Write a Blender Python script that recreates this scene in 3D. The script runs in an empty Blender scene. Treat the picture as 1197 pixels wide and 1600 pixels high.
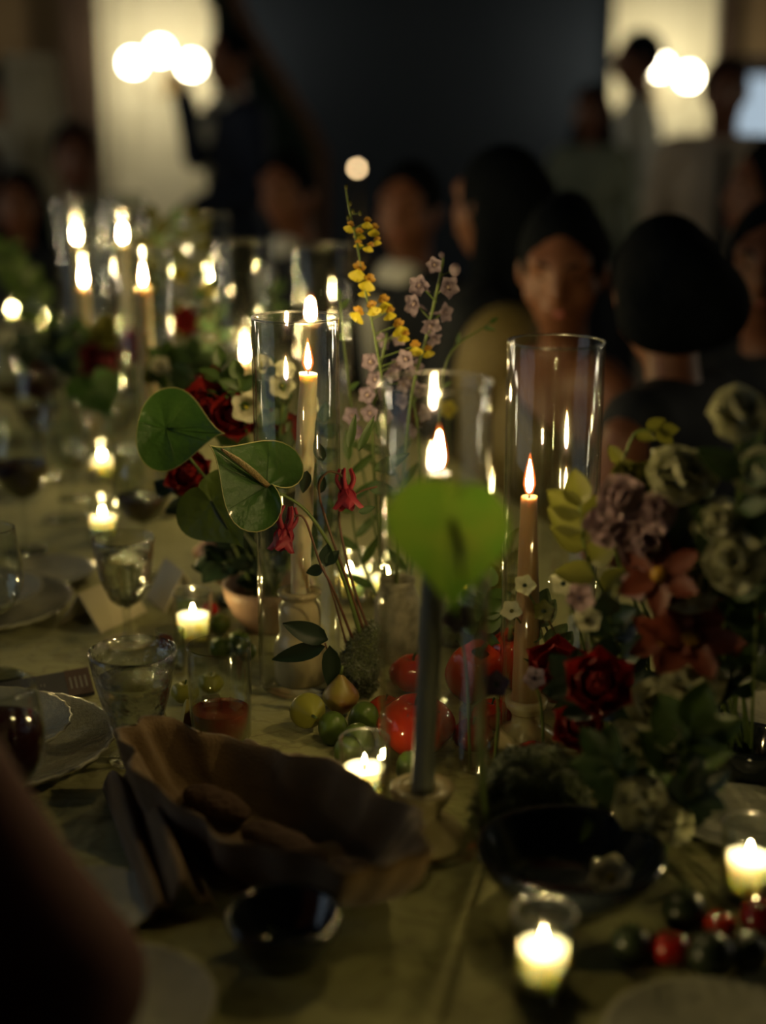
import bpy, math, random
import numpy as np
from mathutils import Vector, Matrix

# ------------------------------------------------------------------ camera, world, exposure
SC = bpy.context.scene
COL = SC.collection
FPX = 2300.0                       # focal length in pixels of the 1197 x 1600 frame
CAMZ, PITCH = 1.43, math.radians(15.5)
cam_d = bpy.data.cameras.new('camera')
cam = bpy.data.objects.new('camera', cam_d)
COL.objects.link(cam)
cam.location = (0, 0, CAMZ)
cam.rotation_euler = (math.pi / 2 - PITCH, 0, 0)
cam_d.sensor_fit = 'VERTICAL'
cam_d.sensor_height = 36.0
cam_d.lens = 36.0 * FPX / 1600.0
cam_d.clip_start = 0.02
cam_d.dof.use_dof = True
cam_d.dof.focus_distance = 1.63
cam_d.dof.aperture_fstop = 1.5
cam_d.dof.aperture_blades = 0
SC.camera = cam

W = bpy.data.worlds.new('world'); SC.world = W
W.use_nodes = True
W.node_tree.nodes['Background'].inputs[0].default_value = (0.48, 0.59, 0.72, 1)   # dusk outside the windows
W.node_tree.nodes['Background'].inputs[1].default_value = 0.95

SC.view_settings.view_transform = 'Standard'
SC.view_settings.look = 'None'
SC.view_settings.gamma = 1.0
SC.view_settings.use_curve_mapping = False
SC.view_settings.exposure = 0.0
cy = SC.cycles
cy.max_bounces = 7; cy.diffuse_bounces = 2; cy.glossy_bounces = 2
cy.transmission_bounces = 5; cy.transparent_max_bounces = 24
cy.use_adaptive_sampling = True; cy.adaptive_threshold = 0.05
cy.caustics_reflective = False; cy.caustics_refractive = False
cy.sample_clamp_indirect = 3.0
cy.use_denoising = True
cy.blur_glossy = 0.3

FLAME_POWER = 1150.0                # luminance of a candle flame
SCONCE_POWER = 46.0
FLAME_COL = (1.0, 0.73, 0.29)

T = 0.75                           # height of the laid table

def ray(px, py):
    c, s = math.cos(PITCH), math.sin(PITCH)
    a, b = (px - 598.5) / FPX, (800.0 - py) / FPX
    return Vector((a, c + b * s, -s + b * c))
def on(px, py, z=T):
    d = ray(px, py); k = (z - CAMZ) / d.z
    return Vector((d.x * k, d.y * k, z))
def at(px, py, Y):
    d = ray(px, py); k = Y / d.y
    return Vector((d.x * k, Y, CAMZ + d.z * k))

# ------------------------------------------------------------------ materials
def nt(name):
    m = bpy.data.materials.new(name); m.use_nodes = True
    t = m.node_tree; t.nodes.clear()
    out = t.nodes.new('ShaderNodeOutputMaterial')
    return m, t, out
def mat(name, col, rough=0.5, col2=None, scale=20.0, bump=0.0, bscale=None, metal=0.0, spec=0.5, sss=0.0, sssr=(1, .5, .2),
        sheen=0.0, coat=0.0, transl=0.0, trans=0.0, ior=1.45, detail=3.0, contrast=0.25, coat_rough=0.05, sscale=0.02):
    m, t, out = nt(name)
    b = t.nodes.new('ShaderNodeBsdfPrincipled')
    i = b.inputs
    i['Base Color'].default_value = (*col, 1); i['Roughness'].default_value = rough
    i['Metallic'].default_value = metal; i['Specular IOR Level'].default_value = spec
    i['IOR'].default_value = ior; i['Transmission Weight'].default_value = trans
    i['Coat Weight'].default_value = coat; i['Coat Roughness'].default_value = coat_rough
    i['Sheen Weight'].default_value = sheen
    if sss:
        i['Subsurface Weight'].default_value = sss
        i['Subsurface Radius'].default_value = sssr
        i['Subsurface Scale'].default_value = sscale
    tc = t.nodes.new('ShaderNodeTexCoord')
    if col2 is not None:
        n = t.nodes.new('ShaderNodeTexNoise'); n.inputs['Scale'].default_value = scale; n.inputs['Detail'].default_value = detail
        t.links.new(tc.outputs['Object'], n.inputs['Vector'])
        r = t.nodes.new('ShaderNodeValToRGB')
        r.color_ramp.elements[0].position = 0.5 - contrast; r.color_ramp.elements[1].position = 0.5 + contrast
        r.color_ramp.elements[0].color = (*col, 1); r.color_ramp.elements[1].color = (*col2, 1)
        t.links.new(n.outputs['Fac'], r.inputs['Fac']); t.links.new(r.outputs['Color'], i['Base Color'])
    if bump:
        n2 = t.nodes.new('ShaderNodeTexNoise'); n2.inputs['Scale'].default_value = bscale or scale * 3; n2.inputs['Detail'].default_value = 4
        t.links.new(tc.outputs['Object'], n2.inputs['Vector'])
        bp = t.nodes.new('ShaderNodeBump'); bp.inputs['Strength'].default_value = bump; bp.inputs['Distance'].default_value = 0.01
        t.links.new(n2.outputs['Fac'], bp.inputs['Height']); t.links.new(bp.outputs['Normal'], i['Normal'])
    last = b.outputs[0]
    if transl:
        tr = t.nodes.new('ShaderNodeBsdfTranslucent')
        if col2 is not None: t.links.new(r.outputs['Color'], tr.inputs['Color'])
        else: tr.inputs['Color'].default_value = (*col, 1)
        mx = t.nodes.new('ShaderNodeMixShader'); mx.inputs[0].default_value = transl
        t.links.new(last, mx.inputs[1]); t.links.new(tr.outputs[0], mx.inputs[2]); last = mx.outputs[0]
    t.links.new(last, out.inputs[0])
    return m
def glass_mat(name, tint=(0.97, 0.98, 0.96), rough=0.015, gain=1.0, bump=0.0, bscale=60, soft=0.07, soft_rough=0.16):
    m, t, out = nt(name)
    tr = t.nodes.new('ShaderNodeBsdfTransparent'); tr.inputs[0].default_value = (*tint, 1)
    gl = t.nodes.new('ShaderNodeBsdfGlossy'); gl.inputs['Roughness'].default_value = rough
    fr = t.nodes.new('ShaderNodeFresnel'); fr.inputs[0].default_value = 1.5
    ge = t.nodes.new('ShaderNodeNewGeometry')               # same reflectance from either side of the thin wall
    io = t.nodes.new('ShaderNodeMapRange'); io.inputs['To Min'].default_value = 1.5; io.inputs['To Max'].default_value = 1 / 1.5
    t.links.new(ge.outputs['Backfacing'], io.inputs['Value']); t.links.new(io.outputs[0], fr.inputs[0])
    mu = t.nodes.new('ShaderNodeMath'); mu.operation = 'MULTIPLY'; mu.inputs[1].default_value = gain; mu.use_clamp = True
    mx = t.nodes.new('ShaderNodeMixShader')
    t.links.new(fr.outputs[0], mu.inputs[0]); t.links.new(mu.outputs[0], mx.inputs[0])
    g2 = t.nodes.new('ShaderNodeBsdfGlossy'); g2.inputs['Roughness'].default_value = soft_rough
    ms = t.nodes.new('ShaderNodeMixShader'); ms.inputs[0].default_value = soft
    t.links.new(gl.outputs[0], ms.inputs[1]); t.links.new(g2.outputs[0], ms.inputs[2])
    t.links.new(tr.outputs[0], mx.inputs[1]); t.links.new(ms.outputs[0], mx.inputs[2])
    if bump:
        tc = t.nodes.new('ShaderNodeTexCoord')
        n2 = t.nodes.new('ShaderNodeTexNoise'); n2.inputs['Scale'].default_value = bscale
        t.links.new(tc.outputs['Object'], n2.inputs['Vector'])
        bp = t.nodes.new('ShaderNodeBump'); bp.inputs['Strength'].default_value = bump; bp.inputs['Distance'].default_value = 0.01
        t.links.new(n2.outputs['Fac'], bp.inputs['Height'])
        t.links.new(bp.outputs['Normal'], gl.inputs['Normal']); t.links.new(bp.outputs['Normal'], fr.inputs['Normal'])
    t.links.new(mx.outputs[0], out.inputs[0])
    return m
def emit_mat(name, col, power, ramp=None):
    m, t, out = nt(name)
    e = t.nodes.new('ShaderNodeEmission'); e.inputs[0].default_value = (*col, 1); e.inputs[1].default_value = power
    if ramp:
        tc = t.nodes.new('ShaderNodeTexCoord'); sp = t.nodes.new('ShaderNodeSeparateXYZ')
        t.links.new(tc.outputs['Generated'], sp.inputs[0])
        r = t.nodes.new('ShaderNodeValToRGB'); el = r.color_ramp.elements
        while len(el) < len(ramp): el.new(0.5)
        for k, (p, c) in enumerate(ramp): el[k].position = p; el[k].color = (*c, 1)
        t.links.new(sp.outputs[2], r.inputs['Fac']); t.links.new(r.outputs['Color'], e.inputs[0])
    t.links.new(e.outputs[0], out.inputs[0])
    m.cycles.emission_sampling = 'FRONT' if power > 1 else 'NONE'
    return m
M = {}
M['flame'] = emit_mat('flame', FLAME_COL, FLAME_POWER, [(0.0, (0.02, 0.03, 0.10)), (0.18, (0.5, 0.33, 0.2)), (0.35, FLAME_COL), (0.8, FLAME_COL), (1.0, (0.5, 0.2, 0.04))])
M['votive_flame'] = emit_mat('votive_flame', FLAME_COL, FLAME_POWER * 0.5, [(0.0, (0.1, 0.08, 0.06)), (0.3, FLAME_COL), (1.0, FLAME_COL)])
mm, t_, o_ = nt('flame_mantle_glow')  # outer flame envelope, enlarged to imitate part of the red halo
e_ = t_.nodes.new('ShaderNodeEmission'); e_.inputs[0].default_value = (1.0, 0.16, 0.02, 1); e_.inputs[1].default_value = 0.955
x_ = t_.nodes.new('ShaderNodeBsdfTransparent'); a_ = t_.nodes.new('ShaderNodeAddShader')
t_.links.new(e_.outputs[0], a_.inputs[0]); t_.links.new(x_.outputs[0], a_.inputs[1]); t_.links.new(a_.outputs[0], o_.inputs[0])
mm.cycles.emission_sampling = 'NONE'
M['mantle_glow'] = mm
M['glass'] = glass_mat('clear_glass', gain=1.35)
M['glass_rim'] = glass_mat('glass_rim', gain=4.0, rough=0.05, soft=0.4, soft_rough=0.3)
M['glass_table'] = glass_mat('table_glass', tint=(0.93, 0.95, 0.93), gain=1.6, rough=0.03)
M['glass_cut'] = glass_mat('cut_glass', tint=(0.95, 0.96, 0.92), gain=2.6, rough=0.08, bump=0.6, bscale=90)
M['water'] = mat('water', (0.85, 0.87, 0.78), 0.0, trans=1.0, ior=1.33, bump=0.25, bscale=60)
M['red_wine'] = mat('red_wine', (0.030, 0.003, 0.006), 0.02, spec=0.6)
M['red_drink'] = mat('red_drink', (0.30, 0.02, 0.012), 0.05, (0.20, 0.01, 0.01), 40)
M['ice'] = glass_mat('ice', tint=(0.9, 0.85, 0.8), gain=1.8, rough=0.1, bump=0.8, bscale=50)
M['wax'] = mat('ivory_wax', (0.72, 0.63, 0.44), 0.45, (0.64, 0.55, 0.37), 12, bump=0.15, bscale=45, sss=0.7, sssr=(1.0, 0.7, 0.4))
M['votive_wax'] = mat('votive_wax', (0.93, 0.88, 0.76), 0.4, sss=1.0, sssr=(1.0, 0.9, 0.72), sscale=0.03)
M['amber_wax'] = mat('amber_wax', (0.3300, 0.1980, 0.0960), 0.45, (0.2880, 0.1680, 0.0720), 14, sss=0.5, sssr=(1.0, 0.5, 0.2))
M['grey_wax'] = mat('grey_wax', (0.20, 0.22, 0.22), 0.5, (0.15, 0.17, 0.17), 14, sss=0.3, sssr=(1, .7, .5))
M['wick'] = mat('wick', (0.02, 0.015, 0.01), 0.9)
M['ceramic'] = mat('cream_ceramic', (0.64, 0.53, 0.32), 0.25, (0.56, 0.45, 0.27), 30, coat=0.4)
M['ceramic_pink'] = mat('blush_ceramic', (0.42, 0.27, 0.19), 0.5, (0.34, 0.21, 0.15), 40, bump=0.1)
M['dark_ceramic'] = mat('dark_ceramic', (0.012, 0.016, 0.022), 0.08, (0.018, 0.022, 0.028), 25, coat=0.6)
M['linen'] = mat('brown_linen', (0.1200, 0.0720, 0.0280), 0.9, (0.1600, 0.1000, 0.0400), 60, bump=0.3, bscale=400, sheen=0.3)
M['bread'] = mat('bread_crust', (0.04, 0.018, 0.008), 0.9, (0.06, 0.03, 0.014), 25, bump=0.6, bscale=80)
M['card'] = mat('cream_card', (0.60, 0.54, 0.38), 0.8, (0.55, 0.49, 0.33), 30)
M['menu'] = mat('dark_menu', (0.016, 0.018, 0.026), 0.6, (0.024, 0.024, 0.03), 40)
M['menu_end'] = mat('brown_menu_end', (0.075, 0.035, 0.022), 0.7, (0.055, 0.025, 0.016), 40)
M['ink'] = mat('pale_ink', (0.26, 0.25, 0.21), 0.8)
M['copper'] = mat('copper', (0.75, 0.42, 0.22), 0.38, (0.60, 0.32, 0.16), 20, metal=0.85)
M['wood'] = mat('dark_wood', (0.045, 0.022, 0.012), 0.5, (0.07, 0.035, 0.018), 8)
M['brass'] = mat('brass', (0.55, 0.38, 0.14), 0.35, metal=1.0)
# leaves and petals
M['anth'] = mat('anthurium_green', (0.0374, 0.1020, 0.0190), 0.35, (0.0578, 0.1292, 0.0238), 30, bump=0.25, bscale=120, transl=0.35, coat=0.15)
M['anth_olive'] = mat('anthurium_olive', (0.0780, 0.1235, 0.0228), 0.4, (0.1040, 0.1430, 0.0292), 25, bump=0.25, bscale=120, transl=0.4)
M['anth_bright'] = mat('anthurium_bright', (0.08, 0.22, 0.02), 0.4, (0.18, 0.24, 0.03), 26, transl=0.55)
M['anth_edge'] = mat('anthurium_edge', (0.32, 0.30, 0.12), 0.5, (0.25, 0.26, 0.09), 40)
M['spadix'] = mat('spadix', (0.22, 0.13, 0.045), 0.6, (0.13, 0.12, 0.04), 60, bump=0.5, bscale=500)
M['stem'] = mat('green_stem', (0.075, 0.12, 0.025), 0.5, (0.10, 0.14, 0.03), 40)
M['stem_red'] = mat('reddish_stem', (0.12, 0.04, 0.025), 0.5, (0.09, 0.06, 0.025), 30)
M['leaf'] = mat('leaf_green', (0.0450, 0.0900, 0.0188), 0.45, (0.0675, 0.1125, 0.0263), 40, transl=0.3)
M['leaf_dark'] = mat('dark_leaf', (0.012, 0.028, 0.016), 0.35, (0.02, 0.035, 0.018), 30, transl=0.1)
M['leaf_mid'] = mat('mid_leaf', (0.0405, 0.0810, 0.0297), 0.5, (0.0607, 0.1013, 0.0338), 30, transl=0.25)
M['leaf_yellow'] = mat('yellow_green_leaf', (0.0858, 0.0936, 0.0137), 0.5, (0.1092, 0.1053, 0.0195), 30, transl=0.35)
M['rose'] = mat('red_rose', (0.2678, 0.0117, 0.0084), 0.6, (0.2009, 0.0084, 0.0084), 30, transl=0.2)
M['rose_dark'] = mat('dark_rose', (0.14, 0.006, 0.012), 0.6, (0.10, 0.004, 0.01), 30, transl=0.15)
M['white_petal'] = mat('cream_petal', (0.5184, 0.5040, 0.3600), 0.6, (0.4752, 0.4464, 0.3024), 40, transl=0.35)
M['lilac'] = mat('lilac_petal', (0.3224, 0.2604, 0.3224), 0.6, (0.2604, 0.1984, 0.2604), 90, transl=0.35)
M['bee'] = mat('floret_eye', (0.42, 0.33, 0.30), 0.7, (0.30, 0.22, 0.2), 200)
M['yellow'] = mat('yellow_petal', (0.5184, 0.4464, 0.0288), 0.5, (0.4752, 0.3888, 0.0216), 60, transl=0.35)
M['orange_spot'] = mat('orange_spotted_petal', (0.4125, 0.2700, 0.0225), 0.5, (0.2700, 0.0975, 0.0112), 300, transl=0.25)
M['columbine'] = mat('columbine_red', (0.3360, 0.0280, 0.0440), 0.5, (0.2880, 0.0200, 0.0360), 80, transl=0.35)
M['salmon'] = mat('salmon_petal', (0.1575, 0.0394, 0.0210), 0.5, (0.1260, 0.0289, 0.0158), 30, transl=0.35)
M['sage_white'] = mat('greenish_white_petal', (0.5134, 0.5134, 0.3460), 0.6, (0.4464, 0.4576, 0.3013), 30, transl=0.3)
M['mauve'] = mat('mauve_petal', (0.3498, 0.2526, 0.2623), 0.6, (0.2721, 0.1846, 0.2137), 40, transl=0.3)
M['purple'] = mat('dark_purple_petal', (0.05, 0.03, 0.06), 0.6, (0.035, 0.02, 0.05), 40)
M['moss'] = mat('moss', (0.05, 0.075, 0.016), 0.95, (0.10, 0.125, 0.03), 90, bump=1.0, bscale=260, sheen=0.4)
M['moss_dark'] = mat('dark_moss', (0.06, 0.085, 0.03), 0.95, (0.10, 0.13, 0.045), 70, bump=1.0, bscale=220, sheen=0.4)
# fruit
M['tomato'] = mat('red_tomato', (0.42, 0.022, 0.010), 0.14, (0.46, 0.045, 0.012), 14, coat=0.4)
M['pepper'] = mat('orange_red_pepper', (0.46, 0.055, 0.012), 0.16, (0.36, 0.02, 0.01), 12, coat=0.4)
M['chili'] = mat('red_chili', (0.36, 0.016, 0.010), 0.18, (0.30, 0.012, 0.01), 12, coat=0.3)
M['cherry'] = mat('dark_cherry', (0.20, 0.008, 0.012), 0.12, coat=0.4)
M['green_fruit'] = mat('green_fruit', (0.075, 0.13, 0.022), 0.35, (0.11, 0.16, 0.03), 40)
M['dark_fruit'] = mat('dark_fruit', (0.02, 0.03, 0.018), 0.3, (0.03, 0.04, 0.02), 40)
M['yellow_fruit'] = mat('yellow_green_fruit', (0.34, 0.32, 0.05), 0.35, (0.26, 0.27, 0.04), 25)
M['rosy_fruit'] = mat('rosy_pear', (0.30, 0.25, 0.05), 0.4, (0.22, 0.07, 0.03), 16, contrast=0.08)
M['lemon'] = mat('lemon_rind', (0.50, 0.40, 0.07), 0.45, (0.44, 0.36, 0.06), 60, bump=0.2, bscale=300)
M['lemon_flesh'] = mat('lemon_flesh', (0.50, 0.44, 0.16), 0.4, (0.42, 0.36, 0.10), 120)
# people
M['skin'] = mat('skin_warm', (0.205, 0.085, 0.048), 0.5, (0.19, 0.075, 0.042), 20)
M['skin2'] = mat('skin_light', (0.2500, 0.1250, 0.0750), 0.5, (0.2300, 0.1100, 0.0650), 20)
M['hair'] = mat('black_hair', (0.004, 0.006, 0.009), 0.8, (0.006, 0.008, 0.011), 60, bump=0.5, bscale=60, spec=0.05)
M['hair_brown'] = mat('brown_hair', (0.02, 0.012, 0.008), 0.5, (0.03, 0.018, 0.01), 60, bump=0.3, bscale=120)
M['black_cloth'] = mat('black_cloth', (0.006, 0.010, 0.016), 0.8, (0.008, 0.012, 0.019), 40)
M['navy_cloth'] = mat('navy_suit', (0.008, 0.016, 0.045), 0.8, (0.010, 0.020, 0.052), 40)
M['white_cloth'] = mat('white_shirt', (0.80, 0.82, 0.76), 0.8, (0.74, 0.76, 0.70), 20)
M['dim_cloth'] = mat('grey_green_cloth', (0.26, 0.30, 0.22), 0.8, (0.22, 0.25, 0.18), 20)
M['beige_cloth'] = mat('beige_shirt', (0.62, 0.52, 0.40), 0.8, (0.55, 0.46, 0.35), 20)
M['gold_cloth'] = mat('olive_gold_cloth', (0.1890, 0.1530, 0.0540), 0.5, (0.1260, 0.0990, 0.0315), 120, bump=0.4, bscale=250)
M['wine_cloth'] = mat('dark_wine_cloth', (0.06, 0.016, 0.016), 0.85, (0.075, 0.02, 0.02), 30)
M['veil'] = mat('ivory_veil', (0.62, 0.60, 0.50), 0.7, (0.54, 0.52, 0.42), 30, transl=0.3)
M['lips'] = mat('lips', (0.30, 0.07, 0.06), 0.45)
M['eye'] = mat('dark_eye', (0.02, 0.012, 0.01), 0.2)
# room
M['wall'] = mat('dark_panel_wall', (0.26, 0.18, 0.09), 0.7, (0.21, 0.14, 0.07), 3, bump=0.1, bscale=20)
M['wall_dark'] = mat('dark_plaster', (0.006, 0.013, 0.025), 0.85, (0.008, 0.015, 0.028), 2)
M['pillar'] = mat('brown_pillar', (0.045, 0.026, 0.016), 0.6, (0.06, 0.035, 0.02), 5)
M['pale_panel'] = mat('cream_curtain', (0.76, 0.72, 0.54), 0.85, (0.70, 0.66, 0.48), 6, sheen=0.2)
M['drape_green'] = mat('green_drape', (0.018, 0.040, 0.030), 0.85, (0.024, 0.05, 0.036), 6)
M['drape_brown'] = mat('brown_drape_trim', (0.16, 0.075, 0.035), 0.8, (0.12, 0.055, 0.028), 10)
M['floor'] = mat('wood_floor', (0.06, 0.035, 0.02), 0.5, (0.045, 0.026, 0.015), 4)
M['globe'] = emit_mat('sconce_globe', (1.0, 0.87, 0.60), SCONCE_POWER)
M['globe_small'] = emit_mat('small_bulb', (1.0, 0.70, 0.36), 14.0)
# ------------------------------------------------------------------ mesh helpers
WL = {}
def root(name, label, cat, loc, group=None):
    o = bpy.data.objects.new(name, None); COL.objects.link(o)
    o.empty_display_size = 0.02
    o.location = loc; WL[o.name] = Vector(loc)
    o['label'] = label; o['category'] = cat
    if group: o['group'] = group
    return o
def tag(o, label, cat, group=None, kind=None):
    o['label'] = label; o['category'] = cat
    if group: o['group'] = group
    if kind: o['kind'] = kind
    return o
def me(name, verts, faces, material, smooth=True):
    m = bpy.data.meshes.new(name)
    m.from_pydata([tuple(v) for v in verts], [], [tuple(f) for f in faces])
    if material: m.materials.append(material)
    if smooth: m.polygons.foreach_set('use_smooth', [True] * len(m.polygons))
    m.update()
    return m
def mk(name, vf, material, parent=None, X=None, smooth=True, loc=None):
    """one mesh object; vertices are in the room's coordinates (after X)"""
    v, f = vf
    v = np.asarray([tuple(p) for p in v], dtype=float).reshape(-1, 3)
    if X is not None:
        A = np.array(X); v = v @ A[:3, :3].T + A[:3, 3]
    if parent is not None: o0 = WL[parent.name]
    elif loc is not None: o0 = Vector(loc)
    else: o0 = Vector(((v[:, 0].min() + v[:, 0].max()) / 2, (v[:, 1].min() + v[:, 1].max()) / 2, v[:, 2].min()))
    v = v - np.array(o0)
    o = bpy.data.objects.new(name, me(name, v, f, material, smooth)); COL.objects.link(o)
    if parent is not None: o.parent = parent
    else: o.location = o0
    WL[o.name] = o0
    return o
def inst(name, mesh, parent, X):
    o = bpy.data.objects.new(name, mesh); COL.objects.link(o)
    o.parent = parent
    o.matrix_local = Matrix.Translation(-WL[parent.name]) @ X
    WL[o.name] = WL[parent.name]
    return o
def struct(name, vf, material, smooth=False, X=None, loc=None):
    o = mk(name, vf, material, None, X, smooth, loc); o['kind'] = 'structure'; return o
def join(*vfs):
    V, F = [], []
    for v, f in vfs:
        k = len(V); V += [tuple(p) for p in v]; F += [tuple(i + k for i in q) for q in f]
    return V, F
def xf(vf, X):
    return [tuple(X @ Vector(p)) for p in vf[0]], vf[1]
def basis(pos, axis, roll=0.0, up=None):
    z = Vector(axis).normalized()
    ref = Vector(up) if up is not None else (Vector((0, 0, 1)) if abs(z.z) < 0.95 else Vector((0, 1, 0)))
    y = (ref - z * ref.dot(z)).normalized(); x = y.cross(z)
    R = Matrix((x, y, z)).transposed().to_4x4()
    return Matrix.Translation(Vector(pos)) @ R @ Matrix.Rotation(roll, 4, 'Z')
def box(x0, x1, y0, y1, z0, z1):
    v = [(x, y, z) for z in (z0, z1) for y in (y0, y1) for x in (x0, x1)]
    return v, [(0, 2, 3, 1), (4, 5, 7, 6), (0, 1, 5, 4), (2, 6, 7, 3), (0, 4, 6, 2), (1, 3, 7, 5)]
def lathe(prof, seg=32, rmod=None, cx=0, cy=0, z0=0):
    """profile of (r, z); both ends are closed when r reaches 0"""
    V, F, rings = [], [], []
    for (r, z) in prof:
        if r < 1e-6:
            rings.append([len(V)]); V.append((cx, cy, z0 + z))
        else:
            ring = []
            for k in range(seg):
                a = 2 * math.pi * k / seg
                rr = r * (rmod(a, z, r) if rmod else 1.0)
                ring.append(len(V)); V.append((cx + rr * math.cos(a), cy + rr * math.sin(a), z0 + z))
            rings.append(ring)
    for A, B in zip(rings, rings[1:]):
        if len(A) == 1 and len(B) == 1: continue
        for k in range(seg):
            k2 = (k + 1) % seg
            if len(A) == 1: F.append((A[0], B[k2], B[k]))
            elif len(B) == 1: F.append((A[k], A[k2], B[0]))
            else: F.append((A[k], A[k2], B[k2], B[k]))
    return V, F
def catmull(pts, n=6):
    P = [Vector(p) for p in pts]
    if len(P) < 3: return [P[0].lerp(P[-1], i / n) for i in range(n + 1)]
    P = [P[0] * 2 - P[1]] + P + [P[-1] * 2 - P[-2]]
    out = []
    for i in range(1, len(P) - 2):
        a, b, c, d = P[i - 1:i + 3]
        for k in range(n):
            t = k / n
            out.append(0.5 * ((2 * b) + (c - a) * t + (2 * a - 5 * b + 4 * c - d) * t * t + (3 * b - a - 3 * c + d) * t ** 3))
    out.append(P[-2])
    return out
def tube(pts, radii, seg=7, cap=True):
    pts = [Vector(p) for p in pts]; n = len(pts)
    if not hasattr(radii, '__len__'): radii = [radii] * n
    elif len(radii) != n: radii = [float(np.interp(i / (n - 1), np.linspace(0, 1, len(radii)), radii)) for i in range(n)]
    V, F = [], []
    prev = None
    for i, p in enumerate(pts):
        tn = (pts[min(i + 1, n - 1)] - pts[max(i - 1, 0)])
        tn = tn.normalized() if tn.length > 1e-9 else Vector((0, 0, 1))
        if prev is None:
            ref = Vector((1, 0, 0)) if abs(tn.x) < 0.9 else Vector((0, 1, 0))
            nx = (ref - tn * ref.dot(tn)).normalized()
        else:
            nx = prev - tn * prev.dot(tn); nx = nx.normalized() if nx.length > 1e-6 else prev
        prev = nx; ny = tn.cross(nx)
        for k in range(seg):
            a = 2 * math.pi * k / seg
            V.append(tuple(p + (nx * math.cos(a) + ny * math.sin(a)) * radii[i]))
    for i in range(n - 1):
        for k in range(seg):
            k2 = (k + 1) % seg
            F.append((i * seg + k, i * seg + k2, (i + 1) * seg + k2, (i + 1) * seg + k))
    if cap:
        F.append(tuple(range(seg - 1, -1, -1))); F.append(tuple(range((n - 1) * seg, n * seg)))
    return V, F
def grid(fn, nu, nv, closeu=False):
    V = [fn(i / (nu - (0 if closeu else 1)), j / (nv - 1)) for i in range(nu) for j in range(nv)]
    F = []
    for i in range(nu if closeu else nu - 1):
        for j in range(nv - 1):
            i2 = (i + 1) % nu
            F.append((i * nv + j, i2 * nv + j, i2 * nv + j + 1, i * nv + j + 1))
    return V, F
def ellipsoid(c, r, nu=16, nv=10):
    prof = [(math.sin(math.pi * k / nv), -math.cos(math.pi * k / nv)) for k in range(nv + 1)]
    prof[0] = (0, -1); prof[-1] = (0, 1)
    v, f = lathe(prof, nu)
    return [(c[0] + p[0] * r[0], c[1] + p[1] * r[1], c[2] + p[2] * r[2]) for p in v], f
def petal(L, Wd, cup=0.0, curl=0.0, shape=0.6, nu=7, nv=5, ruffle=0.0, notch=0.0):
    """a petal or leaf blade along +Y, face to +Z"""
    def fn(u, v):
        s = v * 2 - 1
        w = Wd * max(0.0, math.sin(math.pi * min(1, max(0, u)) ** shape)) ** 0.75
        if u in (0, 1): w = Wd * 0.06
        y = L * (u - notch * (1 - abs(s)) * u ** 4)
        z = cup * Wd * s * s + curl * L * u * u + ruffle * Wd * math.sin(s * 7 + u * 5) * u
        return (s * w, y, z)
    return grid(fn, nu, nv)
MESH = {}
def mesh_of(key, builder, material, smooth=True):
    if key not in MESH: MESH[key] = me(key, *builder(), material, smooth)
    return MESH[key]
def ring_petals(parent, name, mesh, X, n, tilt, r0=0.0, phase=0.0, jit=0.0, rnd=None, scale=1.0):
    """n petals round the local Z axis; tilt = how far a petal lifts towards +Z"""
    for k in range(n):
        a = phase + 2 * math.pi * k / n
        t = tilt + ((rnd.random() - 0.5) * jit if rnd else 0)
        inst(name, mesh, parent, X @ Matrix.Rotation(a, 4, 'Z') @ Matrix.Translation((0, r0, 0)) @ Matrix.Rotation(t, 4, 'X') @ Matrix.Scale(scale, 4))

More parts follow.
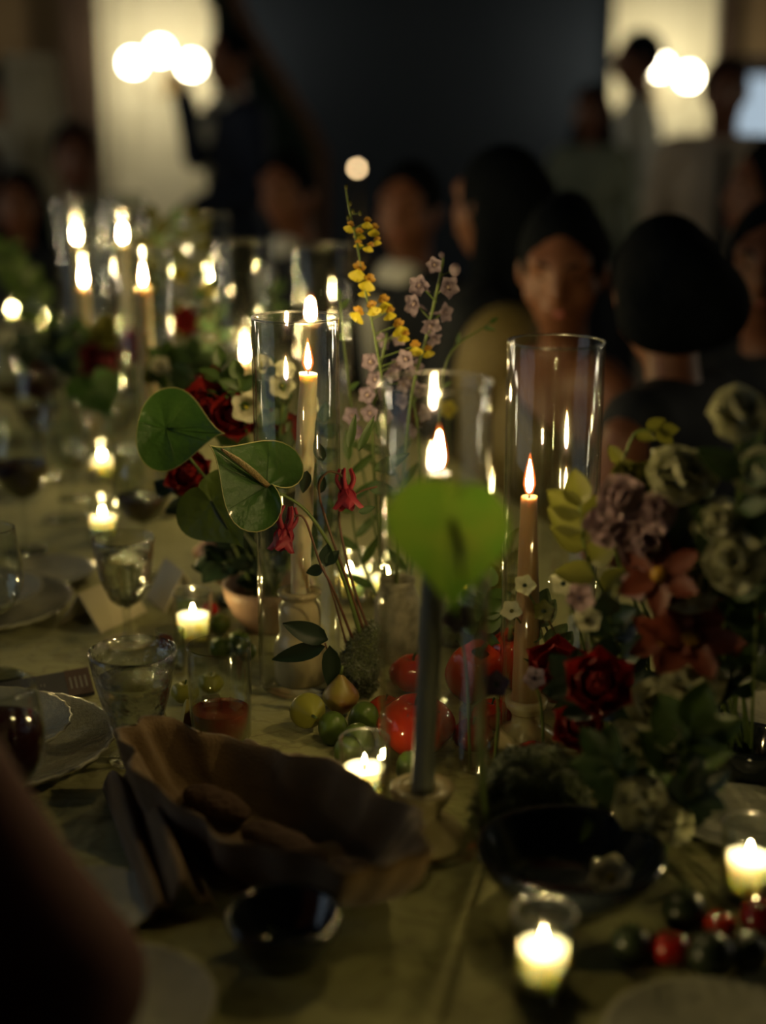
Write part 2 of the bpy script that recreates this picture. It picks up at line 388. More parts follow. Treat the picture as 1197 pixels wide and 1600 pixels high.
# ------------------------------------------------------------------ smooth solids (people, moss): distance field + surface nets
def sd_solid(prims, res=0.012, k=0.03, cuts=(), pad=0.03):
    """prims: ('c', a, b, ra, rb) tapered limb or ('e', centre, radii[, rot]) ellipsoid; cuts: f(X, Y, Z) kept where < 0"""
    lo = np.full(3, 1e9); hi = np.full(3, -1e9)
    bbs = []
    for p in prims:
        if p[0] == 'c':
            a, b = np.array(p[1], float), np.array(p[2], float); r = max(p[3], p[4])
            l, h = np.minimum(a, b) - r, np.maximum(a, b) + r
        else:
            c, r = np.array(p[1], float), np.array(p[2], float)
            rr = r if len(p) < 4 else np.full(3, r.max())
            l, h = c - rr, c + rr
        bbs.append((l, h)); lo = np.minimum(lo, l); hi = np.maximum(hi, h)
    lo -= pad; hi += pad
    n = np.ceil((hi - lo) / res).astype(int) + 1
    ax = [lo[i] + res * np.arange(n[i]) for i in range(3)]
    Fd = np.full(n, 0.2, dtype=np.float32)
    for p, (l, h) in zip(prims, bbs):
        m = k + 2.5 * res
        i0 = np.maximum(0, np.floor((l - m - lo) / res).astype(int)); i1 = np.minimum(n, np.ceil((h + m - lo) / res).astype(int) + 1)
        Xg, Yg, Zg = np.meshgrid(ax[0][i0[0]:i1[0]], ax[1][i0[1]:i1[1]], ax[2][i0[2]:i1[2]], indexing='ij')
        if p[0] == 'c':
            a, b = np.array(p[1], float), np.array(p[2], float); d = b - a; dd = max(1e-9, d @ d)
            t = np.clip(((Xg - a[0]) * d[0] + (Yg - a[1]) * d[1] + (Zg - a[2]) * d[2]) / dd, 0, 1)
            D = np.sqrt((Xg - a[0] - t * d[0]) ** 2 + (Yg - a[1] - t * d[1]) ** 2 + (Zg - a[2] - t * d[2]) ** 2) - (p[3] + (p[4] - p[3]) * t)
        else:
            c, r = p[1], p[2]
            q = [Xg - c[0], Yg - c[1], Zg - c[2]]
            if len(p) > 3:
                R = np.array(p[3])[:3, :3].T
                q = [R[i, 0] * q[0] + R[i, 1] * q[1] + R[i, 2] * q[2] for i in range(3)]
            k0 = np.sqrt((q[0] / r[0]) ** 2 + (q[1] / r[1]) ** 2 + (q[2] / r[2]) ** 2)
            k1 = np.sqrt((q[0] / r[0] ** 2) ** 2 + (q[1] / r[1] ** 2) ** 2 + (q[2] / r[2] ** 2) ** 2) + 1e-6
            D = k0 * (k0 - 1) / k1
            D = np.where(k0 < 0.3, -min(r) * 0.7, D)
        S = Fd[i0[0]:i1[0], i0[1]:i1[1], i0[2]:i1[2]]
        hh = np.clip(0.5 + 0.5 * (S - D) / k, 0, 1)
        Fd[i0[0]:i1[0], i0[1]:i1[1], i0[2]:i1[2]] = S * (1 - hh) + D * hh - k * hh * (1 - hh)
    if cuts:
        Xg, Yg, Zg = np.meshgrid(*ax, indexing='ij')
        for c in cuts: Fd = np.maximum(Fd, c(Xg, Yg, Zg))
    return surface_nets(Fd, lo, res)
def surface_nets(F, lo, res):
    F = F.copy()
    F[0] = F[-1] = 0.2; F[:, 0] = F[:, -1] = 0.2; F[:, :, 0] = F[:, :, -1] = 0.2
    s = F < 0
    c = [s[i:s.shape[0] - 1 + i, j:s.shape[1] - 1 + j, l:s.shape[2] - 1 + l] for i in (0, 1) for j in (0, 1) for l in (0, 1)]
    tot = sum(x.astype(np.int8) for x in c)
    act = (tot > 0) & (tot < 8)
    idx = -np.ones(act.shape, dtype=np.int64); ids = np.argwhere(act); idx[act] = np.arange(len(ids))
    acc = np.zeros((len(ids), 3)); cnt = np.zeros(len(ids))
    I, J, K = ids.T
    cor = [(i, j, l) for i in (0, 1) for j in (0, 1) for l in (0, 1)]
    for a in cor:
        for d in range(3):
            if a[d] == 0:
                b = list(a); b[d] = 1
                fa = F[I + a[0], J + a[1], K + a[2]]; fb = F[I + b[0], J + b[1], K + b[2]]
                m = (fa < 0) != (fb < 0)
                t = np.where(m, fa / np.where(m, fa - fb, 1), 0)
                p = np.array(a, float)[None, :].repeat(len(ids), 0); p[:, d] += t
                acc[m] += p[m]; cnt[m] += 1
    V = lo + res * (ids + acc / cnt[:, None])
    Q = []
    for d in range(3):
        sl0 = [slice(1, -1)] * 3; sl1 = [slice(1, -1)] * 3
        sl0[d] = slice(0, -1); sl1[d] = slice(1, None)
        A, B = s[tuple(sl0)], s[tuple(sl1)]
        e = np.argwhere(A != B)
        if not len(e): continue
        off = np.array([1, 1, 1]); off[d] = 0
        e = e + off
        flip = s[e[:, 0], e[:, 1], e[:, 2]]
        u, w = (d + 1) % 3, (d + 2) % 3
        def cell(du, dw):
            q = e.copy(); q[:, u] -= du; q[:, w] -= dw
            return idx[q[:, 0], q[:, 1], q[:, 2]]
        q = np.stack([cell(1, 1), cell(0, 1), cell(0, 0), cell(1, 0)], 1)
        q[~flip] = q[~flip][:, ::-1]
        Q.append(q)
    return V.tolist(), np.concatenate(Q).tolist()
# ------------------------------------------------------------------ the room
RX0, RX1, RY0, RY1, RZ = -4.5, 5.0, -3.0, 9.2, 3.9
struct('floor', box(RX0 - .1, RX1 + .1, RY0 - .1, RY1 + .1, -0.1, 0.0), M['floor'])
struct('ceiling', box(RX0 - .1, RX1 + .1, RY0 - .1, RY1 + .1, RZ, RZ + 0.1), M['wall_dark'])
def wall_hole(axis, c0, c1, a0, a1, z0, z1, h0, h1, hz0, hz1):
    """a wall with one window opening; axis 'x' = wall across x at y in c0..c1"""
    def b(p0, p1, q0, q1):
        return box(p0, p1, c0, c1, q0, q1) if axis == 'x' else box(c0, c1, p0, p1, q0, q1)
    return join(b(a0, h0, z0, z1), b(h1, a1, z0, z1), b(h0, h1, z0, hz0), b(h0, h1, hz1, z1))
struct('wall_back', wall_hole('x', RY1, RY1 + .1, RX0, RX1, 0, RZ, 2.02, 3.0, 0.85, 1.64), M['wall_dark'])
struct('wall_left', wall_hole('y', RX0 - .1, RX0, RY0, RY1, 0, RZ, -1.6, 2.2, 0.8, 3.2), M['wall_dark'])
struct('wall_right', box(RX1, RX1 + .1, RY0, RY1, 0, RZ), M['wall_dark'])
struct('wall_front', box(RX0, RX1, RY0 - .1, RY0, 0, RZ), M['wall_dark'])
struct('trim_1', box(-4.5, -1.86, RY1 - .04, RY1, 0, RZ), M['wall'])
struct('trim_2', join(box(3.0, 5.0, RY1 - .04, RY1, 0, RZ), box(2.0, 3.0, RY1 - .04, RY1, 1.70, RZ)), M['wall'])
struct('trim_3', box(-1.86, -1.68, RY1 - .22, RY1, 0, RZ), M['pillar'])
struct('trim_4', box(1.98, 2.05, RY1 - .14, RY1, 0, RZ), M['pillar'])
def window(name, axis, c, a0, a1, z0, z1, nx, nz):
    def b(p0, p1, q0, q1, d0=-.03, d1=.03):
        return box(p0, p1, c + d0, c + d1, q0, q1) if axis == 'x' else box(c + d0, c + d1, p0, p1, q0, q1)
    f = struct(name, join(b(a0, a0 + .05, z0, z1), b(a1 - .05, a1, z0, z1), b(a0, a1, z0, z0 + .05), b(a0, a1, z1 - .05, z1)), M['wood'])
    w, h = (a1 - a0) / nx, (z1 - z0) / nz
    for i in range(1, nx): mk('muntin', b(a0 + i * w - .012, a0 + i * w + .012, z0, z1, -.02, .02), M['wood'], f, smooth=False)
    for j in range(1, nz): mk('muntin', b(a0, a1, z0 + j * h - .012, z0 + j * h + .012, -.02, .02), M['wood'], f, smooth=False)
    for i in range(nx):
        for j in range(nz):
            mk('pane', b(a0 + i * w, a0 + (i + 1) * w, z0 + j * h, z0 + (j + 1) * h, -.003, .003), M['glass'], f, smooth=False)
window('window_1', 'x', RY1 + .05, 2.02, 3.0, 0.85, 1.64, 2, 1)
window('window_2', 'y', RX0 - .05, -1.6, 2.2, 0.8, 3.2, 5, 4)

def curtain(x0, x1, y, z0, z1, folds, depth):
    return grid(lambda u, v: (x0 + (x1 - x0) * u, y + depth * math.sin(u * folds * 2 * math.pi) + depth * .4 * math.sin(u * folds * 5.1), z0 + (z1 - z0) * v), int(folds * 14), 6)
c1 = mk('curtain', curtain(-1.67, -1.0, RY1 - .10, 0.02, RZ - .02, 5, .018), M['pale_panel'])
tag(c1, 'tall cream curtain glowing behind the three globe lamps at upper left', 'curtain', 'cream curtains on the back wall')
c2 = mk('curtain', curtain(1.36, 1.97, RY1 - .10, 0.02, RZ - .02, 5, .018), M['pale_panel'])
tag(c2, 'cream curtain behind the globe lamps at upper right', 'curtain', 'cream curtains on the back wall')

def sconce(label, pts, wall_y):   # on the back wall
    c = sum((Vector(p) for p in pts), Vector()) / len(pts)
    r = root('wall_sconce', label, 'lamp', (c.x, wall_y, c.z - .12), 'globe wall sconces')
    mk('backplate', lathe([(0, -.01), (.05, -.01), (.055, 0), (.05, .012), (0, .014)], 20), M['brass'], r, basis((c.x, wall_y, c.z - .12), (0, -1, 0)))
    for p in pts:
        p = Vector(p)
        mk('arm', tube(catmull([(c.x, wall_y - .01, c.z - .12), (p.x * .6 + c.x * .4, wall_y - .25, c.z - .20), (p.x, p.y, p.z - .05)], 8), .007, 8), M['brass'], r)
        g = mk('globe', ellipsoid(p, (.055, .055, .055), 14, 8), M['globe'], r)
        mk('fitter', lathe([(.018, -.055), (.026, -.045), (.026, -.035), (0, -.03)], 14), M['brass'], g, Matrix.Translation(p))
SY = RY1 - .12
sconce('brass wall lamp with three glowing globes against the upper left curtain', [at(208, 98, SY - .42), at(250, 80, SY - .50), at(299, 102, SY - .42)], SY)
sconce('brass wall lamp with glowing globes behind the standing guest at upper right', [at(1032, 104, SY - .42), at(1076, 120, SY - .42), at(990, 108, SY - .42)], SY)

# added lamps out of view, copying the back-wall sconces, for room fill light
def fill_sconce(label, x, y, z, d):
    r = root('wall_sconce', label, 'lamp', (x, y, z - .12), 'globe wall sconces')
    n = Vector((d, 0, 0))
    mk('backplate', lathe([(0, -.01), (.05, -.01), (.055, 0), (.05, .012), (0, .014)], 20), M['brass'], r, basis((x, y, z - .12), n))
    for k in (-1, 0, 1):
        p = Vector((x + d * (.2 if k == 0 else .12), y + k * .18, z + (.04 if k == 0 else 0)))
        mk('arm', tube(catmull([(x, y, z - .12), (x + d * .1, y + k * .1, z - .17), (p.x, p.y, p.z - .05)], 8), .007, 8), M['brass'], r)
        g = mk('globe', ellipsoid(p, (.062, .062, .062), 12, 8), M['globe'], r)
        mk('fitter', lathe([(.018, -.065), (.026, -.055), (.026, -.045), (0, -.04)], 14), M['brass'], g, Matrix.Translation(p))
fill_sconce('added fill globe lamp on the right wall beyond the frame, farther one', RX1 - .02, 6.2, 1.75, -1)
fill_sconce('added fill globe lamp on the right wall beyond the frame, nearer one', RX1 - .02, 2.6, 1.75, -1)
fill_sconce('added fill globe lamp on the right wall beyond the frame, middle one', RX1 - .02, 4.4, 1.75, -1)
fill_sconce('added fill globe lamp on the left wall beyond the frame, farther one', RX0 + .02, 6.2, 1.75, 1)
fill_sconce('added fill globe lamp on the left wall beyond the frame, middle one', RX0 + .02, 4.6, 1.75, 1)
fill_sconce('added fill globe lamp on the left wall beyond the frame, by the window', RX0 + .02, 3.0, 1.75, 1)

# tied-back drape in the dark middle of the room
def drape_fn(x0f, x1f, n, dep, yy):
    def fn(u, v):
        z = 0.3 + (3.7 - 0.3) * v
        a, b = x0f(z), x1f(z)
        return (a + (b - a) * u, yy + dep * math.sin(u * n * 6.283) * (0.4 + 0.6 * v), z)
    return grid(fn, 40, 24)
def dx(z): return -0.27 - 0.42 * max(0.0, min(1.0, (z - 1.23) / 0.66)) 
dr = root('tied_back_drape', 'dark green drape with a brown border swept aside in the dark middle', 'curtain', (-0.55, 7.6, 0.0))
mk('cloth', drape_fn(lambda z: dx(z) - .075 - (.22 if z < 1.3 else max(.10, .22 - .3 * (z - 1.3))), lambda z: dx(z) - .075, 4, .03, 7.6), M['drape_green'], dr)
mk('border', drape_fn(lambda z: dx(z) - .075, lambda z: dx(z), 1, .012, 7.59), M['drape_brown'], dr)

# ------------------------------------------------------------------ the long table
TA = math.radians(17.0)
TD = Vector((-math.sin(TA), math.cos(TA), 0)); TN = Vector((math.cos(TA), math.sin(TA), 0))
TC = Vector((.04, 1.54, 0)); TS0, TS1, TNL, TNR = -1.02, 3.35, -.60, .47
def tp(s, n, z=0): return TC + TD * s + TN * n + Vector((0, 0, z))
def slab(s0, s1, n0, n1, z0, z1):
    v = [tuple(tp(s, n, z)) for z in (z0, z1) for n in (n0, n1) for s in (s0, s1)]
    return v, [(0, 2, 3, 1), (4, 5, 7, 6), (0, 1, 5, 4), (2, 6, 7, 3), (0, 4, 6, 2), (1, 3, 7, 5)]
tb = root('banquet_table', 'long wooden banquet table under the pale cloth', 'table', tp((TS0 + TS1) / 2, 0))
mk('tabletop', slab(TS0, TS1, TNL, TNR, T - .034, T - .006), M['wood'], tb, smooth=False)
for s in (TS0 + .12, TS1 - .12):
    for n in (TNL + .10, TNR - .10):
        mk('leg', tube([tp(s, n, 0), tp(s, n, T - .035)], [.022, .032], 10), M['wood'], tb)
M['cloth'] = mat('table_linen', (0.42, 0.42, 0.18), 0.85, (0.32, 0.315, 0.125), 14, bump=0.0, sheen=0.15, contrast=.3)
t = M['cloth'].node_tree
b_ = [n for n in t.nodes if n.type == 'BSDF_PRINCIPLED'][0]
tc = t.nodes.new('ShaderNodeTexCoord')
vo = t.nodes.new('ShaderNodeTexVoronoi'); vo.inputs['Scale'].default_value = 22; vo.feature = 'DISTANCE_TO_EDGE'
nz = t.nodes.new('ShaderNodeTexNoise'); nz.inputs['Scale'].default_value = 30; nz.inputs['Detail'].default_value = 5; nz.inputs['Distortion'].default_value = 1.5
ad = t.nodes.new('ShaderNodeMath'); ad.operation = 'ADD'
bp = t.nodes.new('ShaderNodeBump'); bp.inputs['Strength'].default_value = 0.6; bp.inputs['Distance'].default_value = 0.004
t.links.new(tc.outputs['Object'], vo.inputs['Vector']); t.links.new(tc.outputs['Object'], nz.inputs['Vector'])
t.links.new(vo.outputs['Distance'], ad.inputs[0]); t.links.new(nz.outputs['Fac'], ad.inputs[1])
rp = [n for n in t.nodes if n.type == 'VALTORGB'][0]     # woven figure: fine darker outlines in the linen
wv = t.nodes.new('ShaderNodeTexWave'); wv.wave_type = 'RINGS'; wv.inputs['Scale'].default_value = 9; wv.inputs['Distortion'].default_value = 14; wv.inputs['Detail'].default_value = 3; wv.inputs['Detail Scale'].default_value = 2.2
r2 = t.nodes.new('ShaderNodeValToRGB'); r2.color_ramp.elements[0].color = (.78, .76, .70, 1); r2.color_ramp.elements[0].position = .0; r2.color_ramp.elements[1].color = (1, 1, 1, 1); r2.color_ramp.elements[1].position = .22
mxc = t.nodes.new('ShaderNodeMix'); mxc.data_type = 'RGBA'; mxc.blend_type = 'MULTIPLY'; mxc.inputs[0].default_value = 1.0
t.links.new(tc.outputs['Object'], wv.inputs['Vector']); t.links.new(wv.outputs['Fac'], r2.inputs['Fac'])
t.links.new(rp.outputs['Color'], mxc.inputs[6]); t.links.new(r2.outputs['Color'], mxc.inputs[7]); t.links.new(mxc.outputs[2], b_.inputs['Base Color'])
t.links.new(ad.outputs[0], bp.inputs['Height']); t.links.new(bp.outputs['Normal'], b_.inputs['Normal'])
def cloth():
    """top sheet and a skirt that falls in soft folds"""
    V, F = [], []
    per = []
    N = 240
    L, Wd = TS1 - TS0, TNR - TNL
    tot = 2 * (L + Wd)
    for k in range(N):
        d = tot * k / N
        if d < L: s, n, o = TS0 + d, TNL, (0, -1)
        elif d < L + Wd: s, n, o = TS1, TNL + d - L, (1, 0)
        elif d < 2 * L + Wd: s, n, o = TS1 - (d - L - Wd), TNR, (0, 1)
        else: s, n, o = TS0, TNR - (d - 2 * L - Wd), (-1, 0)
        per.append((s, n, o, d))
    rows = [(0, 0), (.006, .004), (.010, .02), (.012, .12), (.018, .26), (.022, .40)]
    for (out, drop) in rows:
        for (s, n, o, d) in per:
            w = out + (.016 * drop / .4) * math.sin(d * 26) + .008 * drop / .4 * math.sin(d * 61)
            w = max(w, .004) if drop else 0
            V.append(tuple(tp(s + o[0] * w, n + o[1] * w, T - .001 - drop)))
    for r in range(len(rows) - 1):
        for k in range(N):
            k2 = (k + 1) % N
            F.append((r * N + k, (r + 1) * N + k, (r + 1) * N + k2, r * N + k2))
    F.append(tuple(range(N - 1, -1, -1)))
    return V, F
cl = mk('tablecloth', cloth(), M['cloth'], smooth=False)
tag(cl, 'pale patterned linen cloth spread over the long candlelit table', 'tablecloth')
# ------------------------------------------------------------------ people and chairs
def person(label, xy, yaw, pose='sit', sc=1.0, skin='skin', hair='hair', hairstyle='short', top='black_cloth', bottom='black_cloth',
           sleeves=1.0, arms=None, head_turn=0.0, lean=0.0, shirt=None, tie=None, res=0.012, face=True, one_shoulder=False, female=False,
           veil=False, nod=0.0, scoop=False, puff=False):
    dz = -0.42 if pose == 'sit' else 0.0
    sw = 0.165 if female else 0.19
    hipz = .95 + dz
    Rh = Matrix.Rotation(head_turn, 4, 'Z') @ Matrix.Rotation(-nod, 4, 'X')
    nk = Vector((0, -.005, 1.50 + dz))
    def H(p): return tuple(nk + (Rh @ (Vector((p[0], p[1], p[2] + dz)) - nk)))
    def B(p): return (p[0], p[1], p[2] + dz)
    RhM = Rh.to_3x3()
    cw = .145 if female else .17
    head = [('e', H((0, .008, 1.635)), (.074, .093, .112), RhM), ('e', H((0, .040, 1.568)), (.052, .055, .062), RhM),
            ('c', H((0, .095, 1.655)), H((0, .112, 1.612)), .010, .016), ('c', H((-.015, .095, 1.575)), H((.015, .095, 1.575)), .014, .014),
            ('c', H((-.045, .078, 1.668)), H((.045, .078, 1.668)), .014, .014), ('e', H((.078, 0, 1.625)), (.012, .022, .032), RhM),
            ('e', H((-.078, 0, 1.625)), (.012, .022, .032), RhM), ('e', H((.042, .062, 1.60)), (.026, .026, .024), RhM), ('e', H((-.042, .062, 1.60)), (.026, .026, .024), RhM)]
    neck = [('c', B((0, -.015, 1.40)), H((0, 0, 1.58)), .06 if not female else .05, .052 if not female else .044)]
    torso = [('e', B((0, 0, 1.28)), (cw, .105, .18)), ('c', B((-sw + .05, -.01, 1.405)), B((sw - .05, -.01, 1.405)), .058, .058),
             ('e', B((0, .005, 1.09)), (.125 if female else .145, .095, .17)), ('e', B((0, 0, .95)), (.165, .115, .13))]
    if female: torso += [('e', B((.065, .085, 1.26)), (.06, .05, .06)), ('e', B((-.065, .085, 1.26)), (.06, .05, .06))]
    arms = arms or {}
    if pose == 'sit': dflt = {s: ((s * (sw + .06), .02, 1.12 + dz), (s * (sw + .0), .24, 1.10 + dz)) for s in (-1, 1)}
    else: dflt = {s: ((s * (sw + .05), -.03, 1.11), (s * (sw + .06), .06, .87)) for s in (-1, 1)}
    arm, hand, sleeve = [], [], []
    ar = .82 if female else 1.0
    for s in (-1, 1):
        e, w = arms.get(s, dflt[s]); sh = B((s * sw, -.01, 1.395)); e, w = Vector(e), Vector(w)
        arm += [('c', sh, tuple(e), .052 * ar, .042 * ar), ('c', tuple(e), tuple(w), .042 * ar, .027 * ar)]
        d = (w - e).normalized(); side = d.cross(Vector((0, 0, 1)));
        side = side.normalized() if side.length > .1 else Vector((1, 0, 0))
        pal = w + d * .05
        hand += [('c', tuple(w), tuple(pal), .024, .03)]
        up = side.cross(d).normalized()
        for q, (off, ln) in enumerate([(-.026, .062), (-.009, .075), (.009, .07), (.026, .055)]):
            a = pal + side * off; kn = a + d * ln * .55 + up * -.008; tp_ = kn + d * ln * .45 + up * -.02
            hand += [('c', tuple(a), tuple(kn), .0105, .0095), ('c', tuple(kn), tuple(tp_), .0095, .008)]
        a = w + d * .02 + side * (-.028 * s); tm = a + d * .04 + side * (-.03 * s)
        hand += [('c', tuple(a), tuple(tm), .013, .011), ('c', tuple(tm), tuple(tm + d * .03), .011, .009)]
        if sleeves > 0:
            ln = min(1, sleeves * 2)
            sleeve += [('c', sh, tuple(Vector(sh).lerp(e, ln)), .052 * ar + .016, .042 * ar + .016)]
            if sleeves > .5:
                e2 = e.lerp(w, min(1, (sleeves - .5) * 2)); sleeve += [('c', tuple(e), tuple(e2), .042 * ar + .016, .034 * ar + .013)]
    legs, trousers, shoes = [], [], []
    for s in (-1, 1):
        if pose == 'sit': j = [(s * .09, 0, hipz), (s * .11, .42, .50), (s * .11, .40, .09), (s * .12, .54, .04)]
        else: j = [(s * .09, 0, .92), (s * .10, .015, .50), (s * .10, -.02, .09), (s * .115, .13, .04)]
        legs += [('c', j[0], j[1], .085, .055), ('c', j[1], j[2], .053, .036), ('c', j[2], j[3], .036, .028)]
        trousers += [('c', j[0], j[1], .10, .072), ('c', j[1], (j[2][0], j[2][1], j[2][2] + .02), .068, .056)]
        shoes += [('c', j[2], j[3], .042, .036)]
    R = Matrix.Translation((xy[0], xy[1], 0)) @ Matrix.Rotation(yaw, 4, 'Z') @ Matrix.Scale(sc, 4)
    def place(vf):
        v = np.array(vf[0])
        if lean: v[:, 1] += lean * np.maximum(0, v[:, 2] - hipz)
        return v, vf[1]
    P = mk('person', place(sd_solid(head + neck + torso + arm + hand + legs, res, .022)), M[skin], None, R, loc=(xy[0], xy[1], 0))
    tag(P, label, 'person', 'guests at the banquet')
    def cl(name, prims, m, kk=.03, cuts=(), rs=None):
        return mk(name, place(sd_solid(prims, rs or res, kk, cuts)), M[m], P, R)
    inf = lambda pr, d: [(p[0], p[1], p[2], p[3] + d, p[4] + d) if p[0] == 'c' else (p[0], p[1], tuple(x + d for x in p[2])) + tuple(p[3:]) for p in pr]
    cuts = []
    if scoop: cuts.append(lambda X, Y, Z: (Z - (1.33 + dz)) - np.abs(X) * .35)
    if one_shoulder: cuts.append(lambda X, Y, Z: (Z - (1.365 + dz)) - X * .45)
    g = cl('dress' if female else ('jacket' if shirt else 'shirt'), inf(torso, .013) + sleeve, top, .03, cuts)
    if puff:
        mk('shawl', place(sd_solid([('e', B((sw + .01, .0, 1.41)), (.10, .11, .12)), ('c', B((sw, .05, 1.36)), B((.02, .12, 1.12)), .075, .06),
                                    ('c', B((sw + .02, -.02, 1.44)), B((sw + .07, .02, 1.10)), .085, .07)], res, .03)), M[top], P, R)
    cl('skirt' if female else 'trousers', trousers + inf([torso[3]], .016), bottom)
    for s in (0, 1): cl('shoe', [shoes[s]], 'black_cloth', rs=.012)
    if shirt:
        cl('shirt_front', [('c', B((0, .108, 1.36)), B((0, .122, 1.14)), .045, .012), ('c', B((-.035, .03, 1.455)), B((.035, .03, 1.455)), .045, .045)], shirt)
    if tie:
        cl('tie', [('c', B((0, .10, 1.415)), B((0, .102, 1.405)), .022, .018), ('c', B((0, .125, 1.39)), B((0, .135, 1.0)), .016, .036)], tie, .01)
    # hair
    cap = [('e', H((0, -.012, 1.655)), (.088, .105, .110), RhM)]
    hl = []
    Ri = Rh.inverted()
    def facecut(X, Y, Z):
        q = np.stack([X - nk.x, Y - nk.y, Z - nk.z], -1) @ np.array(Ri.to_3x3()).T
        k0 = np.sqrt((q[..., 0] / .070) ** 2 + ((q[..., 1] - .105) / .098) ** 2 + ((q[..., 2] - .095) / .122) ** 2)
        return (1 - k0) * .08
    if hairstyle == 'bun': hl = [('e', H((0, -.10, 1.70)), (.055, .055, .055), RhM)]
    if hairstyle == 'long': hl = [('c', H((0, -.06, 1.62)), B((0, -.10, 1.32)), .085, .07), ('c', H((.06, -.03, 1.6)), B((.10, .0, 1.34)), .045, .035), ('c', H((-.06, -.03, 1.6)), B((-.10, .0, 1.34)), .045, .035)]
    if hairstyle == 'big': hl = [('e', H((.0, -.06, 1.60)), (.100, .100, .100), RhM), ('e', H((.05, -.09, 1.57)), (.062, .06, .065), RhM), ('e', H((-.05, -.085, 1.56)), (.06, .06, .06), RhM), ('e', H((.0, -.125, 1.60)), (.06, .05, .06), RhM)]
    mk('hair', place(sd_solid(cap + hl, res * .85, .03, [facecut] if face else ())), M[hair], P, R)
    if face:
        for s in (-1, 1):
            mk('eye', place(ellipsoid(H((s * .032, .086, 1.640)), (.013, .007, .0065), 10, 6)), M['eye'], P, R)
            mk('eyebrow', place(tube(catmull([H((s * .015, .098, 1.662)), H((s * .034, .094, 1.667)), H((s * .055, .076, 1.658))], 4), [.0045, .0055, .003], 6)), M[hair], P, R)
        mk('mouth', place(ellipsoid(H((0, .104, 1.574)), (.024, .009, .0075), 12, 6)), M['lips'], P, R)
    if veil:
        mk('veil', place(grid(lambda u, v: (.17 * math.sin((u - .5) * 2.2) * (1 + .5 * v), -.06 - .10 * math.cos((u - .5) * 2.2) - .05 * v + .012 * math.sin(u * 30), 1.76 - .75 * v), 40, 12)), M['veil'], P, R)
    return P
def chair(label, xy, yaw):
    r = root('dining_chair', label, 'chair', (xy[0], xy[1], 0), 'dining chairs of the seated guests')
    X = Matrix.Translation((xy[0], xy[1], 0)) @ Matrix.Rotation(yaw, 4, 'Z')
    mk('seat', lathe([(0, .385), (.20, .385), (.212, .397), (.205, .41), (0, .414)], 24, lambda a, z, r_: 1 + .06 * math.cos(4 * a)), M['wood'], r, X)
    for sx in (-1, 1):
        mk('leg', tube([(sx * .16, .16, 0), (sx * .15, .15, .39)], [.014, .018], 8), M['wood'], r, X)
        mk('leg', tube(catmull([(sx * .17, -.20, 0), (sx * .16, -.175, .40), (sx * .165, -.215, .86)], 5), [.014, .018, .014], 8), M['wood'], r, X)
    mk('backrest', grid(lambda u, v: (-.17 + .34 * u, -.205 - .035 * math.sin(u * math.pi) - .02 * v, .70 + .16 * v), 12, 4), M['wood'], r, X)
    return r
PEOPLE = []
def sit(label, clabel, px, py, Y, yaw, **k):
    """seat a guest so that the head lies at this place"""
    h = at(px, py, Y); sc = k.pop('sc', None) or max(.86, min(1.06, h.z / 1.215))
    ln = k.get('lean', 0); off = Vector((-math.sin(yaw), math.cos(yaw), 0)) * (ln * .69 + .01) * sc
    p = (h.x - off.x, h.y - off.y)
    person(label, p, yaw, 'sit', sc, **k)
    chair(clabel, p, yaw)
def stand(label, px, py, Y, yaw, **k):
    h = at(px, py, Y); sc = k.pop('sc', None) or h.z / 1.635
    person(label, (h.x, h.y), yaw, 'stand', sc, **k)
R_ = math.radians
# yaw 0 faces away from the camera (+Y); 180 faces the camera; 90 faces left
sit('smiling guest with dark swept-back hair in an olive gold wrap facing the camera', 'wooden chair of the smiling guest in olive gold', 873, 410, 2.75, R_(122), female=True, top='gold_cloth',
    hairstyle='bun', res=.009, sleeves=0, one_shoulder=True, head_turn=R_(46), nod=R_(12), puff=True)
sit('guest in a sleeveless black dress seen from behind, big dark rounded hair', 'wooden chair under the guest in the black dress', 1046, 462, 2.36, R_(52), female=True, top='black_cloth', hairstyle='big',
    sleeves=0, face=False, scoop=False, head_turn=R_(-46), nod=R_(30), sc=.95, res=.01)
sit('guest in a dark suit and white collar with reddish candlelit face', 'wooden chair of the guest with white collar', 634, 326, 3.9, R_(125), top='black_cloth', shirt='white_cloth', head_turn=R_(35), hairstyle='short', hair='hair')
sit('dark-suited guest leaning in, face lit red, left of the tall rear glass', 'wooden chair of the guest leaning in', 446, 300, 4.6, R_(110), top='black_cloth', shirt='white_cloth', head_turn=R_(45), lean=.12)
sit('guest with dark hair turned away between the white collar and the smiling guest', 'wooden chair of the guest who turns away', 775, 318, 3.32, R_(60), top='black_cloth', hairstyle='long', face=False, female=True, head_turn=R_(-10))
sit('guest at the right edge with reddish face beside the big dark hair', 'wooden chair of the guest at the right edge', 1200, 415, 2.7, R_(120), top='black_cloth', hairstyle='short', head_turn=R_(35))
sit('dark-haired guest at the right edge below the tie', 'wooden chair of the dark-haired guest at the right edge', 1205, 300, 3.5, R_(95), top='black_cloth', hairstyle='long', female=True)
sit('dark-haired guest at the far left end of the table', 'wooden chair at the far left table end', 30, 318, 5.15, R_(180), top='black_cloth', hairstyle='long', female=True)
sit('guest with dark hair below the bride, behind the far left candles', 'wooden chair of the guest behind the far candles', 118, 245, 5.7, R_(190), top='dim_cloth', hairstyle='short', sc=1.02)
stand('guest in a navy suit raising a hand before the glowing curtain', 360, 92, 6.3, R_(120), top='navy_cloth', bottom='navy_cloth', shirt='white_cloth', res=.01,
      arms={1: ((.03, .15, 1.25), (.05, .19, 1.47)), -1: ((-.25, .0, 1.12), (-.18, .24, 1.05))}, head_turn=R_(10))
